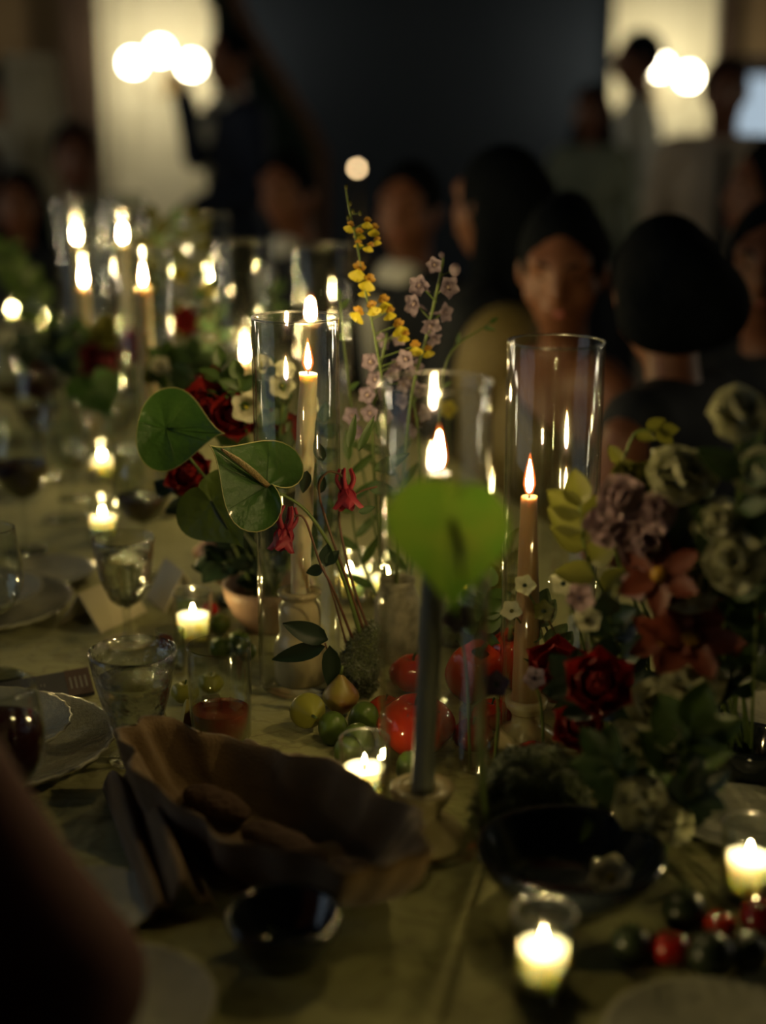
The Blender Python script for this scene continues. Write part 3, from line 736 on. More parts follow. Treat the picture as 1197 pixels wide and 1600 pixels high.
stand('guest in a white shirt standing in profile before the right lamp', 998, 92, 6.9, R_(80), top='white_cloth', sleeves=1, hairstyle='short', head_turn=R_(10))
stand('guest in a beige shirt and dark tie standing at upper right', 1133, 142, 5.2, R_(172), top='beige_cloth', tie='black_cloth', hairstyle='short', skin='skin', sleeves=1)
stand('dim guest in a grey green top left of the white shirt', 925, 172, 6.4, R_(150), top='dim_cloth', hairstyle='long', female=True)
stand('guest in a white dress and ivory veil at the upper left edge', 18, 135, 5.9, R_(60), top='white_cloth', bottom='white_cloth', female=True, hairstyle='bun', veil=True, sleeves=0)
# the near guest whose sleeve cuts into the lower left corner
person('guest in a dark wine sleeve, upper arm close at the lower left corner', (-.535, .80), R_(-72), 'sit', 1.0, top='wine_cloth', hairstyle='short',
       arms={-1: ((-.02, .25, .815), (-.08, .10, 1.03)), 1: ((.25, .03, .70), (.15, .18, .63))}, lean=.25)
chair('wooden chair of the near guest at the lower left corner', (-.535, .80), R_(-72))
# ------------------------------------------------------------------ candles, glass cylinders, holders
RN = random.Random(7)
def flame_vf(h, r):
    prof = [(0, 0), (r * .6, h * .07), (r, h * .25), (r * .9, h * .43), (r * .55, h * .68), (0, h)]
    return lathe(prof, 8)
def add_flame(parent, p, h=.034, r=.0048, tilt=(0, 0), mantle_glow=True, fm='flame'):
    X = Matrix.Translation(p) @ Matrix.Rotation(tilt[0], 4, 'X') @ Matrix.Rotation(tilt[1], 4, 'Y')
    mk('wick', tube([(0, 0, -.004), (.0004, 0, .006)], .0009, 6), M['wick'], parent, X)
    f = mk('flame', flame_vf(h, r), M[fm], parent, X @ Matrix.Translation((0, 0, .004)))
    if mantle_glow: mk('mantle_glow', flame_vf(h * 1.28, r * 1.7), M['mantle_glow'], f, X @ Matrix.Translation((0, 0, .001)))
    return f
def taper(label, base, top, r0, r1, wax, fl=.034, wobble=0.0, flr=.0038):
    base, top = Vector(base), Vector(top)
    r = root('taper_candle', label, 'candle', base, 'taper candles down the table')
    n = 26; sg = 16
    ax = (top - base).normalized(); X = basis(base, ax); L = (top - base).length
    V, F = [], []
    ph = [RN.random() * 6 for _ in range(6)]
    for i in range(n + 1):
        u = i / n
        for k in range(sg):
            a = 2 * math.pi * k / sg
            rr = r0 + (r1 - r0) * u
            w = wobble * (math.sin(u * 13 + ph[0] + a) * .5 + math.sin(u * 31 + ph[1] - 2 * a) * .35 + math.sin(u * 57 + ph[2] + 3 * a) * .25)
            V.append((math.cos(a) * rr * (1 + w), math.sin(a) * rr * (1 + w), u * L))
        if i:
            for k in range(sg): F.append(((i - 1) * sg + k, (i - 1) * sg + (k + 1) % sg, i * sg + (k + 1) % sg, i * sg + k))
    c = len(V); V.append((0, 0, L - .004)); F += [(n * sg + k, n * sg + (k + 1) % sg, c) for k in range(sg)]
    c = len(V); V.append((0, 0, 0)); F += [((k + 1) % sg, k, c) for k in range(sg)]
    mk('wax', (V, F), M[wax], r, X)
    add_flame(r, top, fl, flr)
    return r
def cylinder_glass(label, x, y, r=.05, h=.447, th=.0026):
    prof = [(0, .004), (r - .006, .004), (r - th, .010), (r - th, h - .002), (r - th * .5, h), (r, h - .002), (r, .006), (r - .004, 0), (0, 0)]
    o = mk('hurricane_glass', lathe(prof, 56), M['glass'], None, Matrix.Translation((x, y, T)))
    ring = [(x + (r - th / 2) * math.cos(k / 56 * 6.28318), y + (r - th / 2) * math.sin(k / 56 * 6.28318), T + h) for k in range(58)]
    mk('rim', tube(ring, .0014, 8, cap=False), M['glass_rim'], o)
    return tag(o, label, 'glass cylinder', 'tall clear glass cylinders around the tapers')
def holder(label, x, y, prof, m, z0=.0055):
    o = mk('candle_holder', lathe(prof, 36), M[m], None, Matrix.Translation((x, y, T + z0)))
    return tag(o, label, 'candle holder', 'candle holders inside the glass cylinders')
BOTTLE = [(0, 0), (.029, 0), (.0315, .004), (.032, .03), (.031, .050), (.0275, .058), (.0245, .064), (.0255, .085), (.0245, .098), (.0205, .104), (.0225, .108), (.0265, .112), (.0265, .115), (.018, .116), (.0115, .112), (.0115, .092), (0, .092)]
SMALL = [(0, 0), (.034, 0), (.036, .006), (.030, .016), (.016, .024), (.015, .036), (.022, .044), (.0235, .052), (.016, .053), (.0115, .050), (.0115, .036), (0, .036)]
WIDE = [(0, 0), (.040, 0), (.042, .006), (.036, .016), (.019, .026), (.018, .034), (.025, .042), (.030, .052), (.030, .056), (.020, .056), (.0115, .052), (.0115, .037), (0, .037)]
def station(glabel, clabel, hlabel, x, y, ch, wax='wax', prof=SMALL, hm='ceramic', lean=(0, 0), off=(0, 0), r0=.0118, r1=.0105, fl=.034, wob=.03, gh=.447, hr=None):
    cylinder_glass(glabel, x, y, h=gh)
    holder(hlabel, x + off[0], y + off[1], prof, hm)
    zb = T + .0055 + max(p[1] for p in prof if p[0] < .013 and p[1] > 0) - (.0 if prof is SMALL else .02)
    zb = T + .0055 + (.0365 if prof is SMALL else .0375 if prof is WIDE else .0925)
    taper(clabel, (x + off[0], y + off[1], zb), (x + off[0] + lean[0], y + off[1] + lean[1], T + ch), r0, r1, wax, fl, wob)
g = at(461, 497, 1.667)
station('sharp clear cylinder around the ivory taper beside the green anthuriums', 'ivory dripping taper in the cream bottle-shaped holder, centre left', 'cream bottle-shaped candle holder at centre left',
        g.x, 1.667, .383, prof=BOTTLE, lean=(.014, 0), wob=.12, fl=.031)
g = at(870, 517, 1.49)
station('sharp clear cylinder at right, in front of the smiling guest', 'short amber taper inside the right-hand cylinder', 'small candle holder hidden by flowers in the right-hand cylinder',
        g.x, 1.49, .285, wax='amber_wax', off=(-.021, -.005), lean=(-.003, 0), r0=.0165, r1=.0085, fl=.036)
g = at(682, 595, 1.265)
station('blurred near cylinder around the grey taper', 'grey taper behind the big blurred near anthurium', 'glass-like pale holder of the near grey taper',
        g.x, 1.265, .366, wax='grey_wax', prof=WIDE, lean=(.013, 0), off=(-.010, 0), r0=.0108, r1=.0100, fl=.033)
for (px, py, Y, ch, gl, cl_, hl, kw) in [
    (504, 375, 2.54, .318, 'clear cylinder rising behind the sharp centre taper', 'taper in the cylinder behind the centre one', 'holder in the cylinder behind the centre one', dict(off=(-.022, 0))),
    (379, 395, 2.62, .234, 'clear cylinder above the red roses', 'low taper burning behind the white bell flowers', 'holder behind the white bell flowers', {}),
    (222, 408, 2.45, .388, 'clear cylinder around the pale taper at left', 'tall pale taper above the leftmost anthurium', 'holder of the tall pale taper at left', dict(r0=.0135, r1=.0125)),
    (127, 372, 2.95, .330, 'cylinder around the blurred taper at far left', 'blurred taper at far left, below two other flames', 'holder of the blurred far left taper', {}),
    (190, 340, 3.30, .385, 'distant cylinder around the highest orange flame', 'distant taper with the highest orange flame', 'holder of the taper with the highest flame', {}),
    (117, 330, 3.75, .345, 'distant cylinder just above the blurred left taper', 'distant taper just above the blurred left one', 'holder of the taper above the left one', {}),
    (322, 352, 3.25, .30, 'distant cylinder left of the leaning guest', 'distant taper left of the leaning guest', 'holder left of the leaning guest', dict(fl=.02)),
    ]:
    g = at(px, py, Y)
    station(gl, cl_, hl, g.x, Y, ch, **kw)
for (px, Y, lb) in [(137, 4.25, 'empty tall cylinder catching pale light at the far table end'), (197, 4.05, 'empty cylinder right of the far end one')]:
    g = at(px, 300, Y); cylinder_glass(lb, g.x, Y)

# votives: one built, the others copied with their parts
def votive_proto():
    r = root('votive_candle', 'x', 'candle', (0, 0, T), 'votive candles in glass cups')
    R0, H0 = .0258, .069
    prof = [(0, 0), (R0 - .003, 0), (R0 - .001, .003), (R0, H0 - .002), (R0 - .001, H0), (R0 - .002, H0 - .002), (R0 - .003, .007), (0, .006)]
    mk('glass_cup', lathe(prof, 40), M['glass_table'], r, Matrix.Translation((0, 0, T)))
    ring = [((R0 - .001) * math.cos(k / 40 * 6.28318), (R0 - .001) * math.sin(k / 40 * 6.28318), T + H0) for k in range(42)]
    mk('rim', tube(ring, .0012, 8, cap=False), M['glass_rim'], r)
    mk('wax', lathe([(0, .007), (R0 - .0036, .007), (R0 - .0030, .0375), (R0 - .0045, .0385), (R0 - .0075, .0365), (.010, .0355), (0, .035)], 32), M['votive_wax'], r, Matrix.Translation((0, 0, T)))
    add_flame(r, Vector((0, 0, T + .0375)), .0120, .0027, mantle_glow=False, fm='votive_flame')
    return r
def copy_tree(o, parent=None):
    c = o.copy(); COL.objects.link(c); c.parent = parent; WL[c.name] = WL[o.name]
    for ch in list(o.children):
        copy_tree(ch, c)
    return c
VP = votive_proto()
VL = [((303, 1003), 'sharp votive candle behind the tumbler of red drink'), ((570, 1252), 'votive between the linen folds and the near candle holder'),
      ((847, 1545), 'nearest votive at the bottom of the picture'), ((1167, 1398), 'votive at the right edge above the dark fruit'),
      ((547, 935), 'votive behind the red columbine stems'), ((604, 942), 'votive just right of the one behind the columbine'),
      ((162, 842), 'votive behind the water goblet at left'), ((161, 748), 'votive left of the wine glass, farther back'),
      ((66, 520), 'far votive at left below the row of flames'), ((330, 545), 'far votive under the cylinder above the roses'), ((20, 505), 'far votive at the left edge'),
      ((745, 955), 'votive glowing behind the big blurred anthurium')]
for k, (p, lb) in enumerate(VL):
    o = VP if k == 0 else copy_tree(VP)
    q = on(*p); o.location = (q.x, q.y, T); o.rotation_euler = (0, 0, RN.random() * 6)
    o['label'] = lb
# two more tiny candles far away (another table)
sd = root('side_table', 'small dark side table far behind the seated guests', 'table', (at(558, 263, 6.4).x, 6.4, 0))
q = at(558, 263, 6.4)
mk('tabletop', lathe([(0, .72), (.28, .72), (.285, .735), (.28, .75), (0, .75)], 28), M['wood'], sd, Matrix.Translation((q.x, 6.4, 0)))
mk('pedestal', lathe([(0, 0), (.16, 0), (.15, .02), (.03, .05), (.025, .72), (0, .72)], 16), M['wood'], sd, Matrix.Translation((q.x, 6.4, 0)))
lp = root('globe_table_lamp', 'small round glowing lamp between the seated faces and the dark drape', 'lamp', (q.x, 6.4, .75))
mk('base', lathe([(0, 0), (.05, 0), (.045, .012), (.008, .02), (.007, q.z - .75 - .02), (.015, q.z - .75 - .012), (0, q.z - .75 - .01)], 16), M['brass'], lp, Matrix.Translation((q.x, 6.4, .75)))
mk('globe', ellipsoid(q, (.012, .012, .012), 16, 10), M['globe_small'], lp)

# ------------------------------------------------------------------ drinking glasses
def goblet(name, label, p, prof_in, seg=40, liquid=None, level=0, lm='water', cat='glass', gm='glass_table', sc=1.0):
    """prof_in: outer profile (r, z) from foot to rim; the wall is 2 mm thick"""
    r = root(name, label, cat, (p[0], p[1], T), 'stemware and tumblers on the table')
    th = .0016
    bowl_i = next(i for i, q in enumerate(prof_in) if len(q) > 2)
    out = [(q[0], q[1]) for q in prof_in]
    inner = [(max(0.0008, q[0] - th), q[1] + th * .6) for q in out[bowl_i:]][::-1]
    X = Matrix.Translation((p[0], p[1], T)) @ Matrix.Scale(sc, 4)
    mk('glass', lathe([(0, 0)] + out + inner + [(0, inner[-1][1])], seg), M[gm], r, X)
    if liquid:
        ins = [(max(.0006, q[0] - th - .0004), q[1] + th * .6 + .0004) for q in out[bowl_i:] if q[1] < level]
        rl = float(np.interp(level, [q[1] for q in out[bowl_i:]], [q[0] for q in out[bowl_i:]])) - th - .0004
        mk(liquid, lathe([(0, ins[0][1])] + ins + [(rl, level), (rl * .97, level + .0004), (0, level + .0004)], seg), M[lm], r, X)
    return r
def spl(pts, bowl, n=4):
    """smooth outer profile; 'bowl' = index where the cup begins"""
    P = catmull([(a, b, 0) for a, b in pts], n)
    out = []
    for i, q in enumerate(P):
        out.append((max(.0008, q.x), q.y, 1) if i == bowl * n else (max(.0008, q.x), q.y))
    return out
WATER = spl([(.030, .0), (.030, .003), (.012, .008), (.009, .016), (.013, .022), (.024, .030), (.034, .062), (.042, .095), (.047, .124)], 4)
WATER2 = spl([(.032, .0), (.031, .003), (.008, .008), (.005, .02), (.0055, .042), (.008, .050), (.020, .060), (.031, .085), (.037, .115), (.0405, .143)], 5)
WINE = spl([(.034, .0), (.033, .003), (.008, .007), (.004, .02), (.004, .075), (.007, .085), (.026, .098), (.041, .125), (.043, .150), (.039, .180), (.036, .205)], 5)
WINES = spl([(.034, .0), (.033, .003), (.009, .007), (.006, .016), (.008, .028), (.022, .036), (.042, .062), (.048, .088), (.046, .118), (.042, .145)], 4)
g = at(207, 1022, 1.458)
goblet('water_goblet', 'nearest water goblet between the glass plates and the tumbler', (g.x, 1.458), WATER, liquid='water', level=.092, gm='glass_cut')
q = on(200, 1004)
goblet('water_goblet', 'stemmed water goblet behind the nearest one, in front of a votive', (q.x, q.y), WATER2, liquid='water', level=.118, gm='glass_cut')
q = on(228, 905)
goblet('wine_glass', 'wide wine glass with a little dark wine left of the anthuriums', (q.x, q.y), WINE, liquid='wine', level=.128, lm='red_wine')
q = on(42, 862)
goblet('wine_glass', 'wine glass half full of dark wine in front of the other left glasses', (q.x, q.y), WINE, liquid='wine', level=.142, lm='red_wine')
q = on(100, 812)
goblet('wine_glass', 'empty wine glass with bluish glints behind the half full one', (q.x, q.y), WINE)
q = on(-4, 1058)
goblet('wine_glass', 'empty wine glass cut by the left edge beside the far plate', (q.x, q.y), WINE, sc=.93)
q = on(2, 1286)
goblet('wine_glass', 'low dark glass of red wine at the lower left edge', (q.x, q.y), WINES, liquid='wine', level=.105, lm='red_wine')
q = on(20, 690); goblet('wine_glass', 'far wine glass at the left edge with pale glints', (q.x, q.y), WINE, liquid='wine', level=.12, lm='red_wine')
q = on(-30, 640); goblet('wine_glass', 'farthest wine glass at the left edge', (q.x, q.y), WINE)
q = on(330, 612); goblet('wine_glass', 'wine glass among the far flowers above the roses', (q.x, q.y), WINE)
q = on(70, 575); goblet('wine_glass', 'far empty wine glass below the blurred left taper', (q.x, q.y), WINE)
q = on(118, 778); goblet('water_goblet', 'water goblet between the two left votives', (q.x, q.y), WATER2, liquid='water', level=.11)
q = on(66, 745); goblet('wine_glass', 'wine glass with dark wine left of the farther votive', (q.x, q.y), WINE, liquid='wine', level=.13, lm='red_wine')
q = on(192, 716); goblet('water_goblet', 'far water goblet right of the farther left votive', (q.x, q.y), WATER2, liquid='water', level=.11)
q = on(-12, 770); goblet('water_goblet', 'water goblet at the left edge behind the half full wine glass', (q.x, q.y), WATER2)
# tumblers
TUM = [(.030, 0), (.0335, .004, 1), (.0350, .06), (.0355, .106), (.0352, .1085)]
def tumbler(label, p, level=0, lm='red_drink', sc=1.0):
    r = goblet('tumbler', label, p, TUM, liquid='drink' if level else None, level=level, lm=lm, sc=sc)
    return r
q = on(346, 1152)
tm = tumbler('tumbler of red drink in front of the sharp votive', (q.x, q.y), .034)
for k, (dx_, dy_, a) in enumerate([(-.010, .004, .3), (.012, -.006, 1.1)]):
    X = Matrix.Translation((q.x + dx_, q.y + dy_, T + .034)) @ Matrix.Rotation(a, 4, 'Z') @ Matrix.Rotation(.3, 4, 'X')
    mk('ice_cube', box(-.010, .010, -.010, .010, -.010, .010), M['ice'], tm, X, smooth=False)
q = on(748, 1200); tumbler('small clear glass behind the near candle holder', (q.x, q.y), sc=.62)
q = on(925, 1010); tumbler('clear tumbler among the right-hand flowers', (q.x, q.y), sc=.9)
q = on(1150, 1068); tumbler('clear tumbler at the right edge behind the salmon petals', (q.x, q.y), sc=.9)
q = on(268, 1048); tumbler('little clear glass left of the sharp votive', (q.x, q.y), sc=.5)

# ------------------------------------------------------------------ plates, bowls, cards
def plate(name, label, p, R, z=0, rib=64, amp=.012, m='glass_cut', tilt=0, bowl=False):
    h = R * .16
    prof = [(0, .002), (R * .55, .002), (R * .68, .006), (R * .9, h * .75), (R * .97, h), (R, h + .001), (R, h - .0015), (R * .92, h * .55), (R * .68, .002), (R * .5, 0), (0, 0)]
    o = mk(name, lathe(prof, 96, lambda a, zz, r_: 1 + (amp * math.cos(rib * a / 2) if r_ > R * .85 else 0)), M[m], None,
           Matrix.Translation((p[0], p[1], T + z)) @ Matrix.Rotation(tilt, 4, 'Y'))
    return tag(o, label, 'plate', 'glass plates on the table')
M['glass_plate'] = mat('pressed_glass', (0.50, 0.50, 0.40), 0.12, (0.40, 0.40, 0.31), 40, bump=0.25, bscale=120, coat=0.5, spec=0.7)
q = on(-8, 1180); plate('charger_plate', 'large pressed glass plate at left under the smaller plate', (q.x, q.y), .130, m='glass_plate')
plate('dinner_plate', 'smaller ribbed glass plate lying on the large one at left', (q.x - .018, q.y + .006), .100, z=.020, m='glass_plate')
q = on(-28, 958); plate('charger_plate', 'large glass plate at the left edge farther back', (q.x, q.y), .125, m='glass_plate')
plate('dinner_plate', 'small plate on the farther left glass plate', (q.x - .01, q.y + .006), .092, z=.019, m='glass_plate')
q = on(70, 902); plate('bread_plate', 'small glass bread plate beside the tent card', (q.x, q.y), .075, m='glass_plate')
q = on(135, 1425); plate('dessert_plate', 'glass plate in the dim lower left with bright glints', (q.x, q.y), .062, m='glass_plate')
q = on(165, 1592); plate('dinner_plate', 'pale plate cut by the bottom edge at left', (q.x, q.y), .085, m='glass_plate')
q = on(1212, 1122); plate('dinner_plate', 'dark glass plate at the right edge', (q.x, q.y), .058, m='glass_plate')
q = on(1165, 1290); plate('bread_plate', 'small glass plate behind the right-edge votive', (q.x, q.y), .070, m='glass_plate')
q = on(1120, 1655); plate('dinner_plate', 'glass plate cut by the bottom right corner', (q.x, q.y), .085, m='glass_plate')

def bowl(label, p, R, h, m, cat='bowl'):
    prof = [(0, 0), (R * .5, 0), (R * .52, .004), (R * .78, h * .35), (R * .95, h * .75), (R, h), (R - .003, h + .001), (R - .006, h * .96), (R * .74, h * .36), (R * .4, .010), (0, .008)]
    o = mk('bowl', lathe(prof, 48), M[m], None, Matrix.Translation((p[0], p[1], T)))
    return tag(o, label, cat)
q = on(418, 992); FA = (q.x, q.y + .03); bowl('blush ceramic bowl under the anthuriums', FA, .062, .062, 'ceramic_pink')
q = on(893, 1425); FB = (q.x, q.y + .02); bowl('large dark bowl at lower right with a cream flower on its rim', FB, .083, .052, 'dark_ceramic')
q = on(445, 1502); bowl('small glossy dark bowl at the bottom with striped glint', (q.x, q.y), .048, .045, 'dark_ceramic')
q = on(1058, 1152); FC = (q.x, q.y); bowl('dark low bowl holding the right-hand flowers', FC, .062, .05, 'dark_ceramic')

q = on(1168, 1216); FE = (q.x, q.y); bowl('dark low bowl at the right edge holding the near blurred flowers', FE, .045, .045, 'dark_ceramic')
def card_tent(label, c, L, h, spread, yaw, m='card'):
    """a folded card standing like a tent: two panels of real thickness"""
    th = .0012
    r = root('tent_card', label, 'card', (c[0], c[1], T), 'folded tent cards')
    X = Matrix.Translation((c[0], c[1], T)) @ Matrix.Rotation(yaw, 4, 'Z')
    for s in (-1, 1):
        v = [(-L / 2, s * spread, 0), (L / 2, s * spread, 0), (L / 2, 0, h), (-L / 2, 0, h), (-L / 2, s * (spread - th * 2), 0), (L / 2, s * (spread - th * 2), 0), (L / 2, 0, h - th * 2), (-L / 2, 0, h - th * 2)]
        mk('panel', (v, [(0, 1, 2, 3), (7, 6, 5, 4), (0, 4, 5, 1), (1, 5, 6, 2), (0, 3, 7, 4)]), M[m], r, X, smooth=False)
q = on(162, 966); card_tent('cream tent card left of the second water goblet', (q.x, q.y), .10, .05, .036, R_(62))
q = on(258, 968); card_tent('cream tent card behind the sharp votive', (q.x + .004, q.y + .075), .075, .055, .030, R_(118))
q = on(55, 1075)
mn = root('menu_card', 'dark printed menu card lying behind the large glass plate', 'menu', (q.x, q.y, T))
a0, a1, a2, a3 = on(-60, 1082), on(138, 1047), on(148, 1086), on(-55, 1125)
def quad_card(a, b, c, d, z0, z1):
    v = [(p.x, p.y, T + z0) for p in (a, b, c, d)] + [(p.x, p.y, T + z1) for p in (a, b, c, d)]
    return v, [(0, 1, 2, 3), (7, 6, 5, 4), (0, 4, 5, 1), (1, 5, 6, 2), (2, 6, 7, 3), (3, 7, 4, 0)]
mk('card', quad_card(a0, a1, a2, a3, .0005, .004), M['menu'], mn, smooth=False)
mk('band', quad_card(a0.lerp(a1, .80), a1, a2, a3.lerp(a2, .80), .004, .0046), M['menu_end'], mn, smooth=False)
for k in range(26):                                    # two lines of small illegible print and the strokes on the end
    u = .06 + .027 * k if k < 22 else .83 + .04 * (k - 22)
    for row in ((.35, .62) if k < 22 else (.3,)):
        if k < 22 and RN.random() < .2: continue
        ln = (.07 + .10 * RN.random()) if k < 22 else .45
        w = .006 if k < 22 else .012
        P = lambda uu, vv: (a0.lerp(a1, uu)).lerp(a3.lerp(a2, uu), vv)
        v = [P(u, row), P(u + w, row), P(u + w, row + ln), P(u, row + ln)]
        zz = T + .0042 if k < 22 else T + .0048
        mk('print', ([(p.x, p.y, zz) for p in v], [(0, 1, 2, 3)]), M['ink'], mn, smooth=False)
# tipped copper cup
q = on(300, 950)
cu = mk('copper_cup', lathe([(0, 0), (.030, 0), (.033, .004), (.036, .07), (.0365, .075), (.0345, .075), (.0315, .006), (0, .004)], 36), M['copper'], None,
        Matrix.Translation((q.x + .012, q.y + .075, T + .034)) @ Matrix.Rotation(R_(28), 4, 'Z') @ Matrix.Rotation(R_(58), 4, 'Y'))
tag(cu, 'tipped copper cup below the lower anthurium', 'cup')

# ------------------------------------------------------------------ linen-lined bread basket in the foreground
bc = on(412, 1330); ba = math.atan2(-.279, .283)
def basket_wall(inner):
    A, Bx, Hh = .195, .077, .070
    def fn(u, v):
        a = u * 2 * math.pi
        fold = .007 * math.sin(a * 9 + 1) + .005 * math.sin(a * 17)
        rimz = Hh * (1 + .13 * math.sin(a * 2 + .6) + .06 * math.sin(a * 5))
        prof = [(.70, 0.001), (.86, .25), (.96, .6), (1.02, .95), (1.0, 1.0), (.95, .93), (.86, .6), (.72, .25), (.5, .10)]
        i = v * (len(prof) - 1); i0 = min(int(i), len(prof) - 2); fr = i - i0
        s = prof[i0][0] * (1 - fr) + prof[i0 + 1][0] * fr; z = prof[i0][1] * (1 - fr) + prof[i0 + 1][1] * fr
        ff = fold * (1 if v < .5 else .6) * min(1, z * 2)
        return ((A * s + ff) * math.cos(a), (Bx * s + ff) * math.sin(a), max(.001, z * rimz))
    V, F = grid(fn, 96, 25, closeu=True)
    n = 25
    c = len(V); V.append((0, 0, .008)); F += [(k * n + n - 1, ((k + 1) % 96) * n + n - 1, c) for k in range(96)]
    c = len(V); V.append((0, 0, .001)); F += [(((k + 1) % 96) * n, k * n, c) for k in range(96)]
    return V, F
BX = Matrix.Translation((bc.x, bc.y, T)) @ Matrix.Rotation(ba, 4, 'Z')
o = mk('bread_basket', basket_wall(False), M['linen'], None, BX)
tag(o, 'long brown linen bread basket in the dim foreground', 'basket')
for k, (dx_, dy_, L, rr, lb) in enumerate([(-.075, .004, .045, .020, 'dark bread roll at the left end of the linen basket'), (.035, -.006, .055, .021, 'dark long bread roll in the middle of the linen basket'), (.12, .004, .030, .018, 'small dark bread roll at the right end of the linen basket')]):
    def fn(u, v, L=L, rr=rr, k=k):
        t_ = (v - .5) * 2; w = rr * math.sqrt(max(0, 1 - abs(t_) ** 2.6)) * (1 + .05 * math.sin(9 * t_ + k))
        a = u * 2 * math.pi
        return (t_ * L, w * math.cos(a), .0215 + w * .6 * math.sin(a))
    b = mk('bread_roll', grid(fn, 18, 15, closeu=True), M['bread'], None, BX @ Matrix.Translation((dx_, dy_, 0)))
    tag(b, lb, 'bread', 'bread rolls in the linen basket')
# crumpled linen napkin folded behind the basket
n0, n1 = on(385, 1212), on(538, 1290)
def nap(u, v):
    p = n0.lerp(n1, u); d = (n1 - n0).normalized(); s = Vector((-d.y, d.x, 0))
    w = (v - .5) * .075 * (1 - .25 * u)
    env = max(0, math.sin(math.pi * min(1, max(0, v)))) ** .6 * (.55 + .45 * math.sin(math.pi * (u * .9 + .08)))
    z = .004 + env * (.030 + .016 * math.sin(v * 15 + u * 2.2) + .010 * math.sin(u * 9 + v * 4))
    return tuple(p + s * w + Vector((0, 0, T - p.z + z)))
o = mk('linen_napkin', grid(nap, 44, 30), M['linen'])
so = o.modifiers.new('thickness', 'SOLIDIFY'); so.thickness = .002; so.offset = 1
tag(o, 'pleated brown linen napkin between the basket and the votive', 'napkin')
l0, l1 = on(205, 1232), on(288, 1440)
def nap2(u, v):
    p = l0.lerp(l1, u); d = (l1 - l0).normalized(); s = Vector((-d.y, d.x, 0))
    w = (v - .5) * .055
    env = max(0, math.sin(math.pi * v)) ** .6 * (.5 + .5 * math.sin(math.pi * (u * .9 + .05)))
    z = .004 + env * (.032 + .016 * math.sin(v * 13 + u) + .006 * math.sin(u * 8))
    return tuple(p + s * w + Vector((0, 0, T - p.z + z)))
o = mk('linen_napkin', grid(nap2, 40, 24), M['linen'])
so = o.modifiers.new('thickness', 'SOLIDIFY'); so.thickness = .002; so.offset = 1
tag(o, 'folded brown linen napkin along the left side of the basket', 'napkin')
# ------------------------------------------------------------------ fruit and vegetables
def tomato_vf(r, ribs=6, amp=.05, sq=.82, dim=.25):
    def fn(u, v):
        a = u * 2 * math.pi; ph = math.pi * v
        rr = r * math.sin(ph) * (1 + amp * math.cos(ribs * a) * math.sin(ph))
        z = -r * sq * math.cos(ph)
        z -= dim * r * max(0, 1 - (math.sin(ph) * 2.2)) * (1 if v > .5 else -.3)
        return (rr * math.cos(a), rr * math.sin(a), z + r * sq)
    V, F = grid(fn, 28, 15, closeu=True); return V, F
def calyx(parent, X, r, n=5, m='leaf'):
    for k in range(n):
        a = 2 * math.pi * k / n + .3
        inst('sepal', mesh_of('sepal_%s_%.4f' % (m, r), lambda: petal(r * .75, r * .14, .2, .12, .5, 5, 3), M[m]), parent, X @ Matrix.Rotation(a, 4, 'Z') @ Matrix.Rotation(-.1, 4, 'X'))
    mk('stalk', tube(catmull([(0, 0, -.002), (.001, 0, r * .2), (r * .12, 0, r * .4)], 3), [r * .06, r * .05, r * .07], 6), M[m], parent, X)
def fruit(name, label, cat, p, r, m, kind='round', z=0, group=None, tilt=(0, 0), top=True):
    X = Matrix.Translation((p[0], p[1], T + z)) @ Matrix.Rotation(tilt[0], 4, 'X') @ Matrix.Rotation(tilt[1], 4, 'Y')
    if kind == 'tomato': vf = tomato_vf(r); sq = .82
    elif kind == 'round': vf = tomato_vf(r, 3, .015, .95, .08)
    elif kind == 'lime':
        vf = grid(lambda u, v: ((r * math.sin(math.pi * v) ** .85 * math.cos(u * 6.2832)), r * math.sin(math.pi * v) ** .85 * math.sin(u * 6.2832), r - r * 1.18 * math.cos(math.pi * v)), 24, 13, closeu=True)
    elif kind == 'pear':
        def fn(u, v):
            a = u * 6.2832; w = math.sin(math.pi * v) ** .8 * (1.0 if v < .45 else 1 - .55 * (v - .45) / .55)
            return (r * w * math.cos(a), r * w * math.sin(a), r * 2.4 * v)
        vf = grid(fn, 24, 15, closeu=True)
    elif kind == 'pepper':
        def fn(u, v):
            a = u * 6.2832; w = (math.sin(math.pi * min(.98, max(.02, v)) ** .8) ** .45) * (1 + .10 * math.cos(4 * a)) * (.72 + .28 * v)
            z = r * 2.3 * v - .35 * r * max(0, 1 - abs(v - 1) * 8) * (1)
            return (r * w * math.cos(a), r * w * math.sin(a), z)
        vf = grid(fn, 32, 18, closeu=True)
    o = mk(name, vf, M[m], None, X, loc=(p[0], p[1], T + z))
    tag(o, label, cat, group)
    if top:
        hz = {'tomato': 2 * .82 * r - .28 * r, 'round': 2 * .95 * r - .1 * r, 'lime': 2.15 * r, 'pear': 2.38 * r, 'pepper': 2.0 * r}[kind]
        if kind in ('tomato', 'round'): calyx(o, X @ Matrix.Translation((0, 0, hz)), r)
        else: mk('stalk', tube([(0, 0, hz - .003), (r * .1, 0, hz + r * .4)], [r * .10, r * .07], 7), M['stem'], o, X)
    return o
GF = 'green and yellow fruit along the table'; RF = 'red vegetables heaped at the centre'
